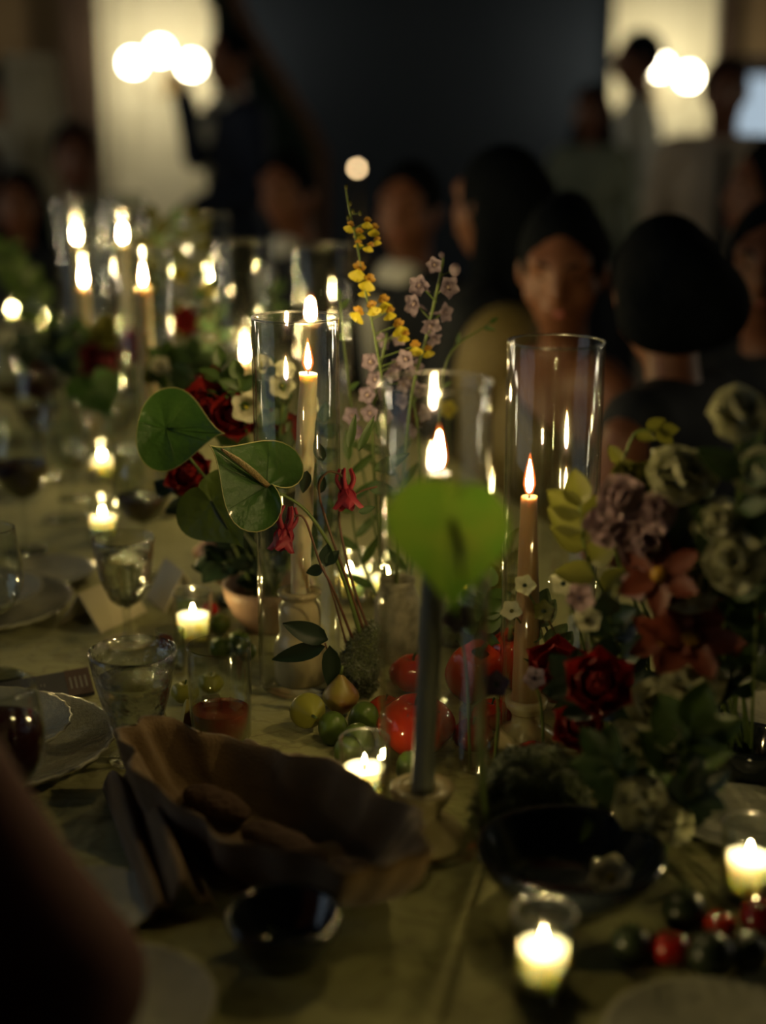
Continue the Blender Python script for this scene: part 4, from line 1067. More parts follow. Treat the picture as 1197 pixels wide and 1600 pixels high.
for (px, py, r, m, k, lb, n, c) in [
    (287, 962, .0135, 'green_fruit', 'round', 'green grape-like plum just left behind the sharp votive', 'green_plum', 'plum'),
    (328, 968, .0135, 'chili', 'round', 'small red tomato just right behind the sharp votive', 'cherry_tomato', 'tomato'),
    (344, 990, .0145, 'green_fruit', 'round', 'green plum right of the sharp votive', 'green_plum', 'plum'),
    (374, 1018, .0150, 'green_fruit', 'round', 'green plum below the blush bowl', 'green_plum', 'plum'),
    (345, 1028, .0145, 'green_fruit', 'round', 'green plum behind the rim of the tumbler', 'green_plum', 'plum'),
    (354, 950, .0130, 'dark_fruit', 'round', 'dark green plum behind the small red tomato', 'green_plum', 'plum'),
    (385, 1032, .0130, 'green_fruit', 'round', 'green plum at the foot of the centre cylinder', 'green_plum', 'plum'),
    (258, 1016, .0120, 'cherry', 'round', 'dark red cherry tomato left of the sharp votive', 'cherry_tomato', 'tomato'),
    (290, 1098, .0165, 'yellow_fruit', 'tomato', 'yellow-green tomato seen beside the tumbler', 'yellow_tomato', 'tomato'),
    (330, 1082, .0150, 'yellow_fruit', 'tomato', 'yellow-green tomato behind the tumbler', 'yellow_tomato', 'tomato'),
    (524, 1162, .0165, 'green_fruit', 'lime', 'green lime left in the pile behind the linen napkin', 'lime', 'lime'),
    (560, 1146, .0170, 'green_fruit', 'lime', 'green lime at the back of the pile beside the big tomato', 'lime', 'lime'),
    (572, 1178, .0165, 'green_fruit', 'lime', 'green lime right in the pile above the votive', 'lime', 'lime'),
    (543, 1190, .0155, 'green_fruit', 'lime', 'front green lime of the pile behind the linen napkin', 'lime', 'lime'),
    (640, 1222, .0150, 'green_fruit', 'lime', 'green lime left of the near candle holder', 'lime', 'lime')]:
    q = on(px, py); fruit(n, lb, c, q, r, m, k, 0, GF, (RN.uniform(-.5, .5), RN.uniform(-.5, .5)) if k == 'lime' else (0, 0), top=k != 'lime')
q = on(474, 1136); fruit('pear', 'yellow-green pear lying below the dark leaves', 'pear', (q.x, q.y + .01), .021, 'yellow_fruit', 'pear', .021, GF, (R_(80), R_(15)))
q = on(532, 1130); fruit('pear', 'rosy pear beside the yellow-green one', 'pear', (q.x, q.y + .02), .022, 'rosy_fruit', 'pear', .001, GF)
for (px, py, r, m, k, lb, n, c, z, tl) in [
    (650, 1178, .041, 'tomato', 'tomato', 'large red tomato behind the near grey taper', 'tomato', 'tomato', 0, (0, 0)),
    (602, 1130, .020, 'pepper', 'tomato', 'small orange tomato left of the large one', 'tomato', 'tomato', 0, (0, 0)),
    (645, 1080, .028, 'tomato', 'tomato', 'red tomato behind the large one', 'tomato', 'tomato', 0, (0, 0)),
    (728, 1105, .036, 'pepper', 'pepper', 'orange-red pepper right of the near grey taper', 'bell_pepper', 'pepper', 0.012, (.35, .2)),
    (738, 1172, .022, 'chili', 'tomato', 'dark red tomato at the foot of the near cylinder', 'tomato', 'tomato', 0, (0, 0)),
    (812, 1080, .036, 'tomato', 'pepper', 'red pepper standing highest in the heap', 'bell_pepper', 'pepper', 0.004, (.15, -.2)),
    (856, 1104, .030, 'chili', 'pepper', 'red pepper below the highest one', 'bell_pepper', 'pepper', .014, (.5, .3)),
    (926, 1112, .027, 'chili', 'pepper', 'red pepper at the right end of the heap', 'bell_pepper', 'pepper', .006, (-.2, .25)),
    (768, 1140, .022, 'tomato', 'tomato', 'round red tomato in front of the heap', 'tomato', 'tomato', 0, (0, 0)),
    ]:
    q = on(px, py); fruit(n, lb, c, q, r, m, k, z, RF, tl)
def chili(label, a, b, z, r=.009, bend=.02):
    a, b = on(*a), on(*b); mid = (a + b) / 2 + Vector((0, bend, .01))
    pts = catmull([a + Vector((0, 0, z)), mid + Vector((0, 0, z)), b + Vector((0, 0, z))], 8)
    o = mk('chili_pepper', tube(pts, [r * .6, r, r * .95, r * .6, r * .1], 10), M['chili'], None); tag(o, label, 'pepper', RF)
    mk('stalk', tube([pts[0], pts[0] + (pts[0] - pts[1]).normalized() * .018], .0022, 6), M['stem'], o)
chili('long red chili in front of the pepper heap', (785, 1216), (885, 1204), .011)
# lower right corner
DF = 'dark fruit in the lower right corner'
for (px, py, r, m, k, lb, n, c) in [
    (1066, 1452, .019, 'dark_fruit', 'round', 'dark green plum right of the large dark bowl', 'green_plum', 'plum'),
    (1046, 1505, .0165, 'chili', 'tomato', 'dim red tomato in the lower right corner', 'tomato', 'tomato'),
    (1122, 1468, .0150, 'tomato', 'tomato', 'small red tomato below the right-edge votive', 'tomato', 'tomato'),
    (1186, 1462, .0180, 'cherry', 'round', 'dark plum with a highlight at the right edge', 'dark_plum', 'plum'),
    (1110, 1525, .0195, 'dark_fruit', 'round', 'dark green fig at the front of the corner pile', 'fig', 'fig'),
    (1165, 1515, .0170, 'dark_fruit', 'round', 'dark green fig at the right of the corner pile', 'fig', 'fig'),
    (984, 1502, .0165, 'dark_fruit', 'round', 'dark green fig left of the dim red tomato', 'fig', 'fig')]:
    q = on(px, py); fruit(n, lb, c, q, r, m, k, 0, DF)
# lemon wedges by the tumbler
def wedge(label, p, r, yaw, tip):
    ro = root('lemon_wedge', label, 'lemon', (p[0], p[1], T), 'lemon wedges by the tumbler')
    X = Matrix.Translation((p[0], p[1], T + .002)) @ Matrix.Rotation(yaw, 4, 'Z') @ Matrix.Rotation(tip, 4, 'Y')
    def rind(u, v):
        a = -.55 + 1.1 * u; ph = math.pi * v
        return (r * math.sin(ph) * math.cos(a), r * math.sin(ph) * math.sin(a), r * 1.25 * (1 - math.cos(ph)) * .5 * 2 * .62)
    mk('rind', grid(rind, 8, 12), M['lemon'], ro, X)
    for s in (-.55, .55):
        mk('flesh', grid(lambda u, v: (u * r * .97 * math.sin(math.pi * v) * math.cos(s), u * r * .97 * math.sin(math.pi * v) * math.sin(s), r * 1.25 * (1 - math.cos(math.pi * v)) * .62), 4, 12), M['lemon_flesh'], ro, X)
q = on(272, 1165); wedge('lemon wedge leaning at the left tip of the basket', q, .024, 2.4, .35)
q = on(284, 1146); wedge('lemon wedge behind the other wedge', q, .024, 1.3, .5)
# moss
def moss_solid(name, label, prims, m, seed, res=.0045, amp=.004):
    V, F = sd_solid(prims, res, .012)
    V = np.array(V); rs = np.random.RandomState(seed)
    d = np.zeros(len(V))
    for k in range(14):
        w = rs.normal(size=3) * (150 + 60 * (k % 5)); d += np.sin(V @ w + rs.rand() * 6)
    c = V.mean(0); n = V - c; n /= np.linalg.norm(n, axis=1)[:, None]
    V = V + n * (d * amp / 3.7)[:, None]; V[:, 2] = np.maximum(V[:, 2], T + .0006)
    o = mk(name, (V.tolist(), F), M[m])
    idx = rs.choice(len(V), 5200); B, Q = [], []                     # the nap of the moss: short blades standing on the clump
    for j, i in enumerate(idx):
        d = n[i] + rs.normal(size=3) * .55; d /= np.linalg.norm(d); sdv = np.cross(d, rs.normal(size=3)); sdv /= np.linalg.norm(sdv)
        L = .0035 + .004 * rs.rand(); p = V[i] + rs.normal(size=3) * .001
        if p[2] < T + .003: p[2] = T + .003
        q_ = p + d * L; q_[2] = max(q_[2], T + .001)
        B += [p - sdv * .0006, p + sdv * .0006, q_]; Q.append((3 * j, 3 * j + 1, 3 * j + 2))
    fz = mk('moss_nap', (B, Q), M[m], o, smooth=False); fz['kind'] = 'stuff'
    return tag(o, label, 'moss')
q = on(562, 1088)
moss_solid('moss_clump', 'upright mossy clump from which the columbine stems rise', [('e', (q.x + .006, q.y + .01, T + .05), (.020, .018, .030)), ('e', (q.x - .006, q.y, T + .025), (.026, .022, .026)), ('e', (q.x + .014, q.y + .012, T + .068), (.016, .014, .016))], 'moss', 3)
q = on(838, 1305)
moss_solid('moss_mound', 'rounded mossy mound behind the large dark bowl', [('e', (q.x, q.y + .02, T + .03), (.052, .042, .052)), ('e', (q.x - .03, q.y + .01, T + .015), (.03, .03, .03))], 'moss_dark', 5)
q = on(690, 1010)
moss_solid('moss_clump', 'low mossy clump at the back of the pepper heap', [('e', (q.x + .02, q.y + .02, T + .018), (.06, .035, .03))], 'moss_dark', 9)
# pale vase that holds delphinium and orchid
q = on(615, 1040); FD = (q.x + .005, q.y + .02)
M['crackle'] = mat('pale_crackled_vase', (0.40, 0.37, 0.27), 0.6, (0.20, 0.18, 0.12), 55, bump=0.3, bscale=120, contrast=.12)
o = mk('vase', lathe([(0, 0), (.022, 0), (.027, .006), (.031, .04), (.029, .08), (.021, .100), (.023, .108), (.0205, .108), (.018, .100), (.026, .08), (.028, .04), (.024, .008), (0, .006)], 32), M['crackle'], None, Matrix.Translation((FD[0], FD[1], T)))
tag(o, 'pale speckled vase behind the mossy clump', 'vase')
# ------------------------------------------------------------------ flowers and foliage
FR = random.Random(21)
CAMV = Vector((0, 0, CAMZ))
def to_cam(p, dx=0, dz=0):
    d = (CAMV - Vector(p)).normalized(); return (d + Vector((dx, 0, dz))).normalized()
def stem_to(parent, pts, r=.0016, m='stem'):
    P = catmull(pts, 7)
    mk('stem', tube(P, [r * 1.25, r, r * .8], 6), M[m], parent); return P
def leaf_at(parent, p, d, L, w, m, up=None, curl=-.15, cup=.25, name='leaf'):
    """a leaf from p along direction d"""
    key = 'leaf_%s_%.3f_%.3f' % (m, L, w)
    ms = mesh_of(key, lambda: petal(L, w, cup, curl, .75, 8, 5), M[m])
    y = Vector(d).normalized(); z = Vector(up) if up is not None else to_cam(p)
    z = (z - y * z.dot(y)); z = z.normalized() if z.length > .05 else Vector((0, 0, 1)).cross(y).normalized()
    x = y.cross(z)
    inst(name, ms, parent, Matrix.Translation(Vector(p)) @ Matrix((x, y, z)).transposed().to_4x4())

def anthurium(label, base, c, normal, tip, size, m, path=(), spad=True, sm='spadix', edge=True, sp_len=.62, sp_r=.0042, notch=1.0):
    base, c = Vector(base), Vector(c)
    r = root('anthurium', label, 'flower', base, 'green anthuriums')
    X = basis(c, normal, up=-Vector(tip))
    n = 48; rings = 9
    def outl(t):
        x = 16 * math.sin(t) ** 3; y = 13 * math.cos(t) - 5 * math.cos(2 * t) - 2 * math.cos(3 * t) - math.cos(4 * t)
        tt = min(t % (2 * math.pi), 2 * math.pi - t % (2 * math.pi)); y += (1 - notch) * 8.5 * math.exp(-(tt / .62) ** 2)
        return x / 32 * size * 1.05, y / 30 * size * 1.05
    att = (0, 5 / 30 * size * .9)
    V, F = [(att[0], att[1], 0)], []
    for j in range(1, rings + 1):
        s = j / rings
        for k in range(n):
            t = 2 * math.pi * k / n; ox, oy = outl(t)
            x, y = att[0] + (ox - att[0]) * s, att[1] + (oy - att[1]) * s
            z = .16 * size * (s ** 2) * (.55 + .45 * math.cos(2 * t)) + .010 * size * math.sin(9 * t) * s * (1 - s) * 3 - .10 * size * s * abs(x) / size
            V.append((x, y, z))
    for k in range(n): F.append((0, 1 + k, 1 + (k + 1) % n))
    for j in range(1, rings):
        for k in range(n):
            a, b = 1 + (j - 1) * n + k, 1 + (j - 1) * n + (k + 1) % n
            F.append((a, a + n, b + n, b))
    sp = mk('spathe', (V, F), M[m], r, X)
    if edge:
        ring = [V[1 + (rings - 1) * n + k] for k in range(n)]
        mk('edge', tube(ring + ring[:2], size * .006, 5, cap=False), M['anth_edge'], sp, X)
        for k in (-2, -1, 0, 1, 2):
            t = math.pi + k * .62; pts = []
            for s in (0.02, .25, .5, .75, .93):
                ox, oy = outl(t); x, y = att[0] + (ox - att[0]) * s, att[1] + (oy - att[1]) * s
                z = .16 * size * (s ** 2) * (.55 + .45 * math.cos(2 * t)) + .010 * size * math.sin(9 * t) * s * (1 - s) * 3 - .10 * size * s * abs(x) / size
                pts.append((x, y, z))
            mk('vein', tube(pts, [size * .007, size * .005, size * .002], 5), M[m], sp, X)
    if spad:
        a = Vector((0, att[1], .004)); b = a + Vector((0, -size * sp_len, size * .22))
        mk('spadix', tube(catmull([a, a.lerp(b, .5) + Vector((0, 0, size * .05)), b], 6), [sp_r * .8, sp_r, sp_r * .9, sp_r * .35], 10), M[sm], r, X)
    att_w = X @ Vector((0, att[1], -.001))
    stem_to(r, [base] + [Vector(p) for p in path] + [att_w], .0022)
    return r
moss0 = on(558, 1088) + Vector((.010, .012, .072))
def inb(b, k=0, z=.03, r=.02):
    a = FR.random() * 6.28; return Vector((b[0] + r * math.cos(a) * FR.random(), b[1] + r * math.sin(a) * FR.random(), T + z))
c = at(398, 748, 1.61)
anthurium('large heart-shaped anthurium with brown spadix, front of the three at centre left', moss0 + Vector((-.005, -.006, 0)), c, to_cam(c, .25, .25), (-.80, 0, .52), .108, 'anth', [at(530, 885, 1.63), at(480, 800, 1.62)])
c = at(278, 672, 1.72)
anthurium('anthurium seen from behind, topmost of the three at centre left', inb(FA), c, to_cam(c, -.2, .3), (1.0, 0, -.18), .100, 'anth', [at(405, 870, 1.80), at(345, 778, 1.75)], spad=False, notch=.05)
c = at(343, 800, 1.70)
anthurium('olive anthurium below the other two, dark thin spadix', inb(FA), c, to_cam(c, -.3, .1), (.60, 0, -.75), .098, 'anth_olive', [at(412, 880, 1.80), at(380, 830, 1.74)], sm='leaf_dark', edge=False, sp_len=.45, sp_r=.0025, notch=.35)
c = at(702, 845, 1.05)
anthurium('big blurred bright green anthurium in front of the near taper', on(765, 1325), c, to_cam(c, .45, .15), (-.22, 0, -1), .098, 'anth_bright', [at(752, 1200, 1.17), at(742, 980, 1.10)], sm='leaf_dark', edge=False, sp_len=.42, sp_r=.0032, notch=.2)
c = at(150, 615, 2.5)
anthurium('blurred anthurium at left under the far tapers', on(205, 790), c, to_cam(c, .2, .4), (.3, 0, -1), .095, 'anth', [], edge=False, spad=False)

def rose(label, base, c, axis, r, m, n=4):
    ro = root('rose', label, 'flower', base, 'red and dark roses')
    X = basis(c, axis)
    ms = mesh_of('rosepetal_%s_%.4f' % (m, r), lambda: petal(r * 1.15, r * .78, .45, .22, .55, 6, 5, .05), M[m])
    for j in range(n):
        k = 3 + j; rr = r * (.05 + .17 * j)
        ring_petals(ro, 'petal', ms, X @ Matrix.Translation((0, 0, r * (.25 - .16 * j))), k, R_(82 - 17 * j), rr, j * .7, .25, FR, .62 + .13 * j)
    stem_to(ro, [base, Vector(base).lerp(Vector(c), .6) + Vector((.006, .004, 0)), Vector(c) - Vector(axis) * r * .2], .0018)
    return ro
for (px, py, Y, r, m, lb, ax) in [
    (322, 640, 1.86, .030, 'rose', 'red rose behind the topmost anthurium', (-.1, .2)),
    (362, 655, 1.84, .027, 'rose', 'red rose left of the open white bell flower', (.2, .3)),
    (432, 672, 1.88, .024, 'rose', 'red rose just left of the ivory taper', (.1, .1)),
    (300, 742, 1.84, .026, 'rose', 'red rose under the topmost anthurium', (-.3, .2)),
    (335, 610, 1.92, .022, 'rose', 'small red rose above the other red ones', (0, .6)),
    (158, 568, 2.62, .032, 'rose_dark', 'dark red rose left of the tall pale taper', (0, .3)),
    (205, 545, 2.75, .026, 'rose_dark', 'dark rose behind the tall pale taper', (.2, .3)),
    (290, 505, 2.85, .024, 'rose', 'far red rose below the cylinders', (0, .4)),
    (60, 600, 2.9, .030, 'rose_dark', 'very dark rose at the far left', (.2, .3))]:
    c = at(px, py, Y); b = inb(FA) if Y < 2.2 else Vector((c.x + .01, c.y, T))
    rose(lb, b, c, to_cam(c, *ax), r, m)

def bell(label, base, c, axis, r, m='white_petal'):
    ro = root('bellflower', label, 'flower', base, 'cream bell flowers')
    X = basis(c, axis)
    def fn(u, v):
        a = u * 6.2832
        fl = max(0, (v - .55) / .45)
        lobe = 1 + .10 * fl * math.cos(5 * a)
        rr = r * (.25 + .42 * math.sin(min(1, v * 1.25) * 1.5) + .42 * fl ** 1.6) * lobe
        return (rr * math.cos(a), rr * math.sin(a), r * (-1.35 + 1.55 * v - .35 * fl ** 2 * (1 + .6 * math.cos(5 * a))))
    mk('corolla', grid(fn, 50, 14, closeu=True), M[m], ro, X)
    mk('pistil', tube([(0, 0, -r * 1.2), (0, 0, -.1 * r)], [r * .06, r * .10], 7), M['yellow'], ro, X)
    ms = mesh_of('bellsepal_%.4f' % r, lambda: petal(r * .8, r * .16, .2, .1, .5, 5, 3), M['leaf'])
    ring_petals(ro, 'sepal', ms, X @ Matrix.Translation((0, 0, -r * 1.35)), 5, R_(35), r * .1)
    bk = X @ Vector((0, 0, -r * 1.35))
    stem_to(ro, [base, Vector(base).lerp(bk, .55) + Vector((0, .012, 0)), bk + Vector((0, 0, -.02)), bk], .0014)
for (px, py, r, ax, lb) in [(386, 637, .0175, (.15, -.1), 'open cream bell flower just right of the red roses'), (440, 602, .0145, (-.1, .05), 'cream bell flower left of the ivory taper top'),
                            (446, 575, .0125, (.3, .9), 'cream bell flower pointing up beside the ivory taper'), (408, 566, .0125, (-.2, .9), 'cream bell flower pointing up left of the others'),
                            (488, 632, .0120, (.9, .1), 'small cream bell half hidden behind the ivory taper')]:
    c = at(px, py, 1.80 if px != 488 else 1.76); bell(lb, inb(FA), c, to_cam(c, *ax), r)

def floret5(parent, X, r, pm, cm, n=6, tilt=.25, spur=True, name='floret'):
    f = mk(name, ellipsoid((0, 0, r * .12), (r * .22, r * .22, r * .2), 8, 6), M[cm], parent, X)
    ms = mesh_of('fp_%s_%.4f' % (pm, r), lambda: petal(r, r * .44, .4, .12, .95, 7, 5, .06), M[pm])
    ring_petals(f, 'petal', ms, X, n, tilt, r * .06, FR.random(), .3, FR)
    ms2 = mesh_of('fi_%s_%.4f' % (pm, r), lambda: petal(r * .58, r * .28, .4, .2, .8, 5, 4), M[pm])
    if n >= 5: ring_petals(f, 'inner_petal', ms2, X, 3, tilt + .6, r * .05, FR.random(), .2, FR)
    if spur: mk('spur', tube(catmull([(0, 0, 0), (0, r * .15, -r * .7), (0, r * .5, -r * 1.3)], 4), [r * .16, r * .12, r * .04], 6), M[pm], f, X)
    return f
# delphinium spikes
def spike(label, pts, flo, r, pm='lilac', cm='bee', name='delphinium', buds=()):
    P = [Vector(p) for p in pts]
    ro = root(name, label, 'flower', P[0], 'delphinium spikes')
    C = stem_to(ro, P, .0020)
    for (p, s) in flo:
        p = Vector(p); near = min(C, key=lambda q: (q - p).length)
        out = (p - near); out = out.normalized() if out.length > .002 else Vector((0, -1, 0))
        ax = (out * .55 + to_cam(p) * .8 + Vector((FR.uniform(-.35, .35), 0, FR.uniform(-.3, .2)))).normalized()
        X = basis(p, ax, FR.random() * 6)
        floret5(ro, X, r * s, pm, cm, 5)
        mk('pedicel', tube(catmull([near - Vector((0, 0, .012)), near.lerp(p, .6) - Vector((0, 0, .004)), p - ax * r * .2], 4), .0009, 5), M['stem'], ro)
    for (p, s) in buds:
        p = Vector(p); near = min(C, key=lambda q: (q - p).length)
        mk('bud', ellipsoid(p, (r * .5 * s, r * .5 * s, r * .6 * s), 10, 7), M[pm], ro)
        mk('pedicel', tube([near - Vector((0, 0, .008)), p], .0008, 5), M['stem'], ro)
v0 = Vector((FD[0], FD[1], T + .03))
Y = 1.78
spike('lilac delphinium spike rising highest right of the yellow orchid', [v0, at(620, 900, 1.76), at(640, 640, Y), at(668, 520, Y), at(690, 420, Y), at(692, 400, Y)],
      [(at(px, py, Y + FR.uniform(-.012, .012)), s) for (px, py, s) in [(680, 414, .75), (657, 447, 1.0), (698, 448, 1.05), (650, 476, 1.05), (692, 489, .9), (672, 508, .95), (676, 528, .8), (636, 560, .9), (650, 575, .8)]], .0145,
      buds=[(at(711, 421, Y), 1.0), (at(690, 398, Y), .5)])
spike('lower lilac delphinium spike between the two sharp cylinders', [v0 + Vector((.004, .003, 0)), at(596, 860, 1.78), at(582, 680, 1.80), at(590, 600, 1.80), at(605, 520, 1.80)],
      [(at(px, py, 1.80 + FR.uniform(-.012, .012)), s) for (px, py, s) in [(603, 530, .9), (622, 528, .8), (580, 566, .95), (588, 592, .95), (575, 618, .9), (600, 612, .85), (552, 650, .95), (578, 645, .9), (600, 650, .8), (562, 675, .8), (618, 570, .8), (630, 600, .8), (610, 585, .8)]], .0140)
spike('pale delphinium stem behind the near cylinder rim', [v0 + Vector((-.004, .003, 0)), at(650, 860, 1.80), at(655, 700, 1.82), at(640, 590, 1.82)],
      [(at(px, py, 1.82), .85) for (px, py) in [(640, 590), (655, 612), (632, 625), (660, 645), (645, 670)]], .0140)
# yellow dancing orchid
def orchid():
    ro = root('orchid_spray', 'arching spray of small yellow orchids beside the rear cylinder', 'flower', v0 + Vector((-.006, 0, 0)))
    Y = 1.775
    C = stem_to(ro, [v0 + Vector((-.006, 0, 0)), at(596, 850, 1.77), at(602, 650, Y), at(588, 540, Y), at(572, 460, Y), at(556, 372, Y), at(546, 330, Y), at(540, 292, Y)], .0014)
    lip = mesh_of('orchid_lip', lambda: petal(.0155, .0115, .2, -.25, 1.5, 8, 7, .10, .28), M['yellow'])
    tep = mesh_of('orchid_tepal', lambda: petal(.0095, .0034, .3, .1, .9, 6, 4), M['orange_spot'])
    for (px, py, s, fx, fz) in [(548, 352, .62, -.3, .2), (562, 362, .66, -.2, -.2), (574, 346, .62, .3, .3), (584, 356, .7, .5, 0), (588, 374, .6, .5, -.4), (560, 378, .55, 0, -.5), (578, 383, .62, .4, -.4),
                                (562, 420, 1.05, -.2, .2), (576, 437, .95, .3, -.1), (570, 452, .7, .2, -.3), (562, 487, 1.0, -.6, -.2), (582, 478, .8, -.2, .1), (598, 470, 1.0, .5, .0), (608, 486, .8, .6, -.2), (622, 508, .95, .4, .1), (632, 522, .7, .5, -.2), (650, 540, .85, -.3, 0), (668, 546, .7, .4, 0)]:
        p = at(px, py, Y + FR.uniform(-.01, .01)); near = min(C, key=lambda q: (q - p).length)
        X = basis(p, to_cam(p, fx, fz), FR.uniform(-.5, .5)) @ Matrix.Scale(s, 4)
        f = mk('blossom', ellipsoid((0, 0, .001), (.0022, .0022, .002), 8, 6), M['orange_spot'], ro, X)
        inst('lip', lip, f, X @ Matrix.Rotation(math.pi, 4, 'Z'))
        for a in (-1.25, -.45, .45, 1.25, 0):
            inst('tepal', tep, f, X @ Matrix.Rotation(a, 4, 'Z') @ Matrix.Rotation(.25, 4, 'X'))
        mk('pedicel', tube(catmull([near - Vector((0, 0, .006)), near.lerp(p, .5) + Vector((0, .002, -.003)), p], 4), .0007, 5), M['stem'], ro)
    for (px, py) in [(541, 292), (547, 318), (551, 330), (563, 333), (544, 340)]:
        p = at(px, py, Y); near = min(C, key=lambda q: (q - p).length)
        mk('bud', ellipsoid(p, (.0022, .0022, .0035), 8, 6), M['leaf_yellow'], ro)
        mk('pedicel', tube([near, p], .0006, 5), M['stem'], ro)
orchid()
# red columbine
def columbine(label, pts, heads, leaves=()):
    P = [Vector(p) for p in pts]
    ro = root('columbine', label, 'flower', P[0], 'red columbines')
    C = stem_to(ro, P, .0014, 'stem_red')
    for (h, r, ax) in heads:
        h = Vector(h); X = basis(h, ax)
        f = mk('blossom', lathe([(0, 0), (r * .20, r * .1), (r * .34, r * .45), (r * .36, r * .9), (r * .30, r * 1.0), (r * .25, r * .85), (r * .1, r * .2)], 15, lambda a, z, q: 1 + .12 * math.cos(5 * a)), M['columbine'], ro, X)
        ms = mesh_of('colpet_%.4f' % r, lambda: petal(r * 1.3, r * .46, .5, -.18, .8, 7, 5), M['columbine'])
        ring_petals(f, 'petal', ms, X, 5, R_(72), r * .12, 0, .2, FR)
        for k in range(5):
            a = 6.2832 * k / 5 + .6
            mk('spur', tube(catmull([(math.cos(a) * r * .2, math.sin(a) * r * .2, r * .25), (math.cos(a) * r * .45, math.sin(a) * r * .45, -r * .25), (math.cos(a) * r * .28, math.sin(a) * r * .28, -r * .75)], 4), [r * .13, r * .09, r * .07], 6), M['columbine'], f, X)
        near = min(C, key=lambda q: (q - h).length)
        if (near - h).length > .004: mk('pedicel', tube(catmull([near, near.lerp(h, .5) + Vector((0, 0, .008)), h], 5), .0010, 5), M['stem_red'], ro)
    for (p, d, L, w, m) in leaves: leaf_at(ro, p, d, L, w, m)
    return ro
Y = 1.63
columbine('red columbine nodding right of the ivory taper', [moss0, at(540, 900, Y), at(515, 830, Y), at(498, 765, Y), at(512, 738, Y), at(532, 742, Y), at(541, 757, Y)],
          [(at(541, 757, Y), .024, (.05, -.35, -1))], [(at(500, 770, Y), (.1, 0, .6), .022, .006, 'leaf_dark'), (at(560, 800, Y), (.8, 0, .25), .02, .005, 'leaf_mid')])
columbine('red columbine nodding in front of the ivory taper', [moss0 + Vector((-.012, -.004, -.01)), at(520, 920, 1.60), at(500, 880, 1.60), at(478, 815, 1.60), at(462, 806, 1.60), at(448, 818, 1.60)],
          [(at(447, 818, 1.60), .026, (-.15, -.35, -1))])
columbine('bare columbine stem leaning right behind the votive light', [moss0 + Vector((.006, 0, 0)), at(548, 900, 1.64), at(530, 800, 1.65), at(560, 770, 1.65), at(590, 760, 1.65)], [],
          [(at(505, 720, 1.64), (-.35, 0, .9), .026, .007, 'leaf_dark'), (at(480, 735, 1.63), (-.2, 0, -1), .028, .007, 'leaf_dark'), (at(545, 700, 1.66), (.2, 0, 1), .04, .005, 'leaf'), (at(560, 705, 1.66), (.45, 0, 1), .045, .005, 'leaf'), (at(585, 735, 1.66), (.8, 0, .4), .045, .008, 'leaf'), (at(575, 760, 1.66), (.9, 0, -.1), .03, .008, 'leaf_mid')])
# dark leaf sprig against the cream holder
ds = root('leaf_sprig', 'sprig of three dark leaves in front of the cream candle holder', 'foliage', on(520, 1085))
C = stem_to(ds, [on(520, 1085), at(521, 1050, 1.585), at(508, 1005, 1.575)], .0012, 'stem_red')
for (a, b, w) in [((512, 1000), (442, 974), .0125), ((508, 1010), (424, 1031), .0105), ((515, 1008), (522, 1088), .011)]:
    p, q = at(*a, 1.575), at(*b, 1.575); leaf_at(ds, p, q - p, (q - p).length, w, 'leaf_dark', curl=-.1)
ds = root('leaf_sprig', 'small dark leaves at the foot of the ivory taper', 'foliage', moss0 + Vector((-.02, .0, -.02)))
stem_to(ds, [moss0 + Vector((-.02, .0, -.02)), at(520, 930, 1.62), at(505, 885, 1.615)], .001, 'stem_red')
for (a, b, w) in [((508, 885), (512, 850), .009), ((505, 888), (478, 895), .007), ((510, 880), (530, 860), .007)]:
    p, q = at(*a, 1.615), at(*b, 1.615); leaf_at(ds, p, q - p, (q - p).length, w, 'leaf_dark')

def sprig(label, pts, n, L, w, m, sm='stem', r=.0014, spread=.9, group='leafy sprigs among the flowers', start=.35, droop=0.0):
    P = [Vector(p) for p in pts]
    ro = root('leaf_sprig', label, 'foliage', P[0], group)
    C = stem_to(ro, P, r, sm)
    for k in range(n):
        u = start + (1 - start) * k / max(1, n - 1); i = min(len(C) - 2, int(u * (len(C) - 1))); p = C[i]
        tn = (C[i + 1] - C[i]).normalized(); side = tn.cross(to_cam(p)).normalized() * (1 if k % 2 else -1)
        d = tn * (.55 + .3 * FR.random()) + side * spread * (.7 + .5 * FR.random()) + Vector((0, FR.uniform(-.4, .3), -droop))
        leaf_at(ro, p, d, L, w, m, up=to_cam(p, FR.uniform(-.6, .6), FR.uniform(-.3, .8)))
    leaf_at(ro, C[-1], C[-1] - C[-3], L * .9, w, m)
    return ro
def fb(b): return inb(b, z=.03, r=.04)
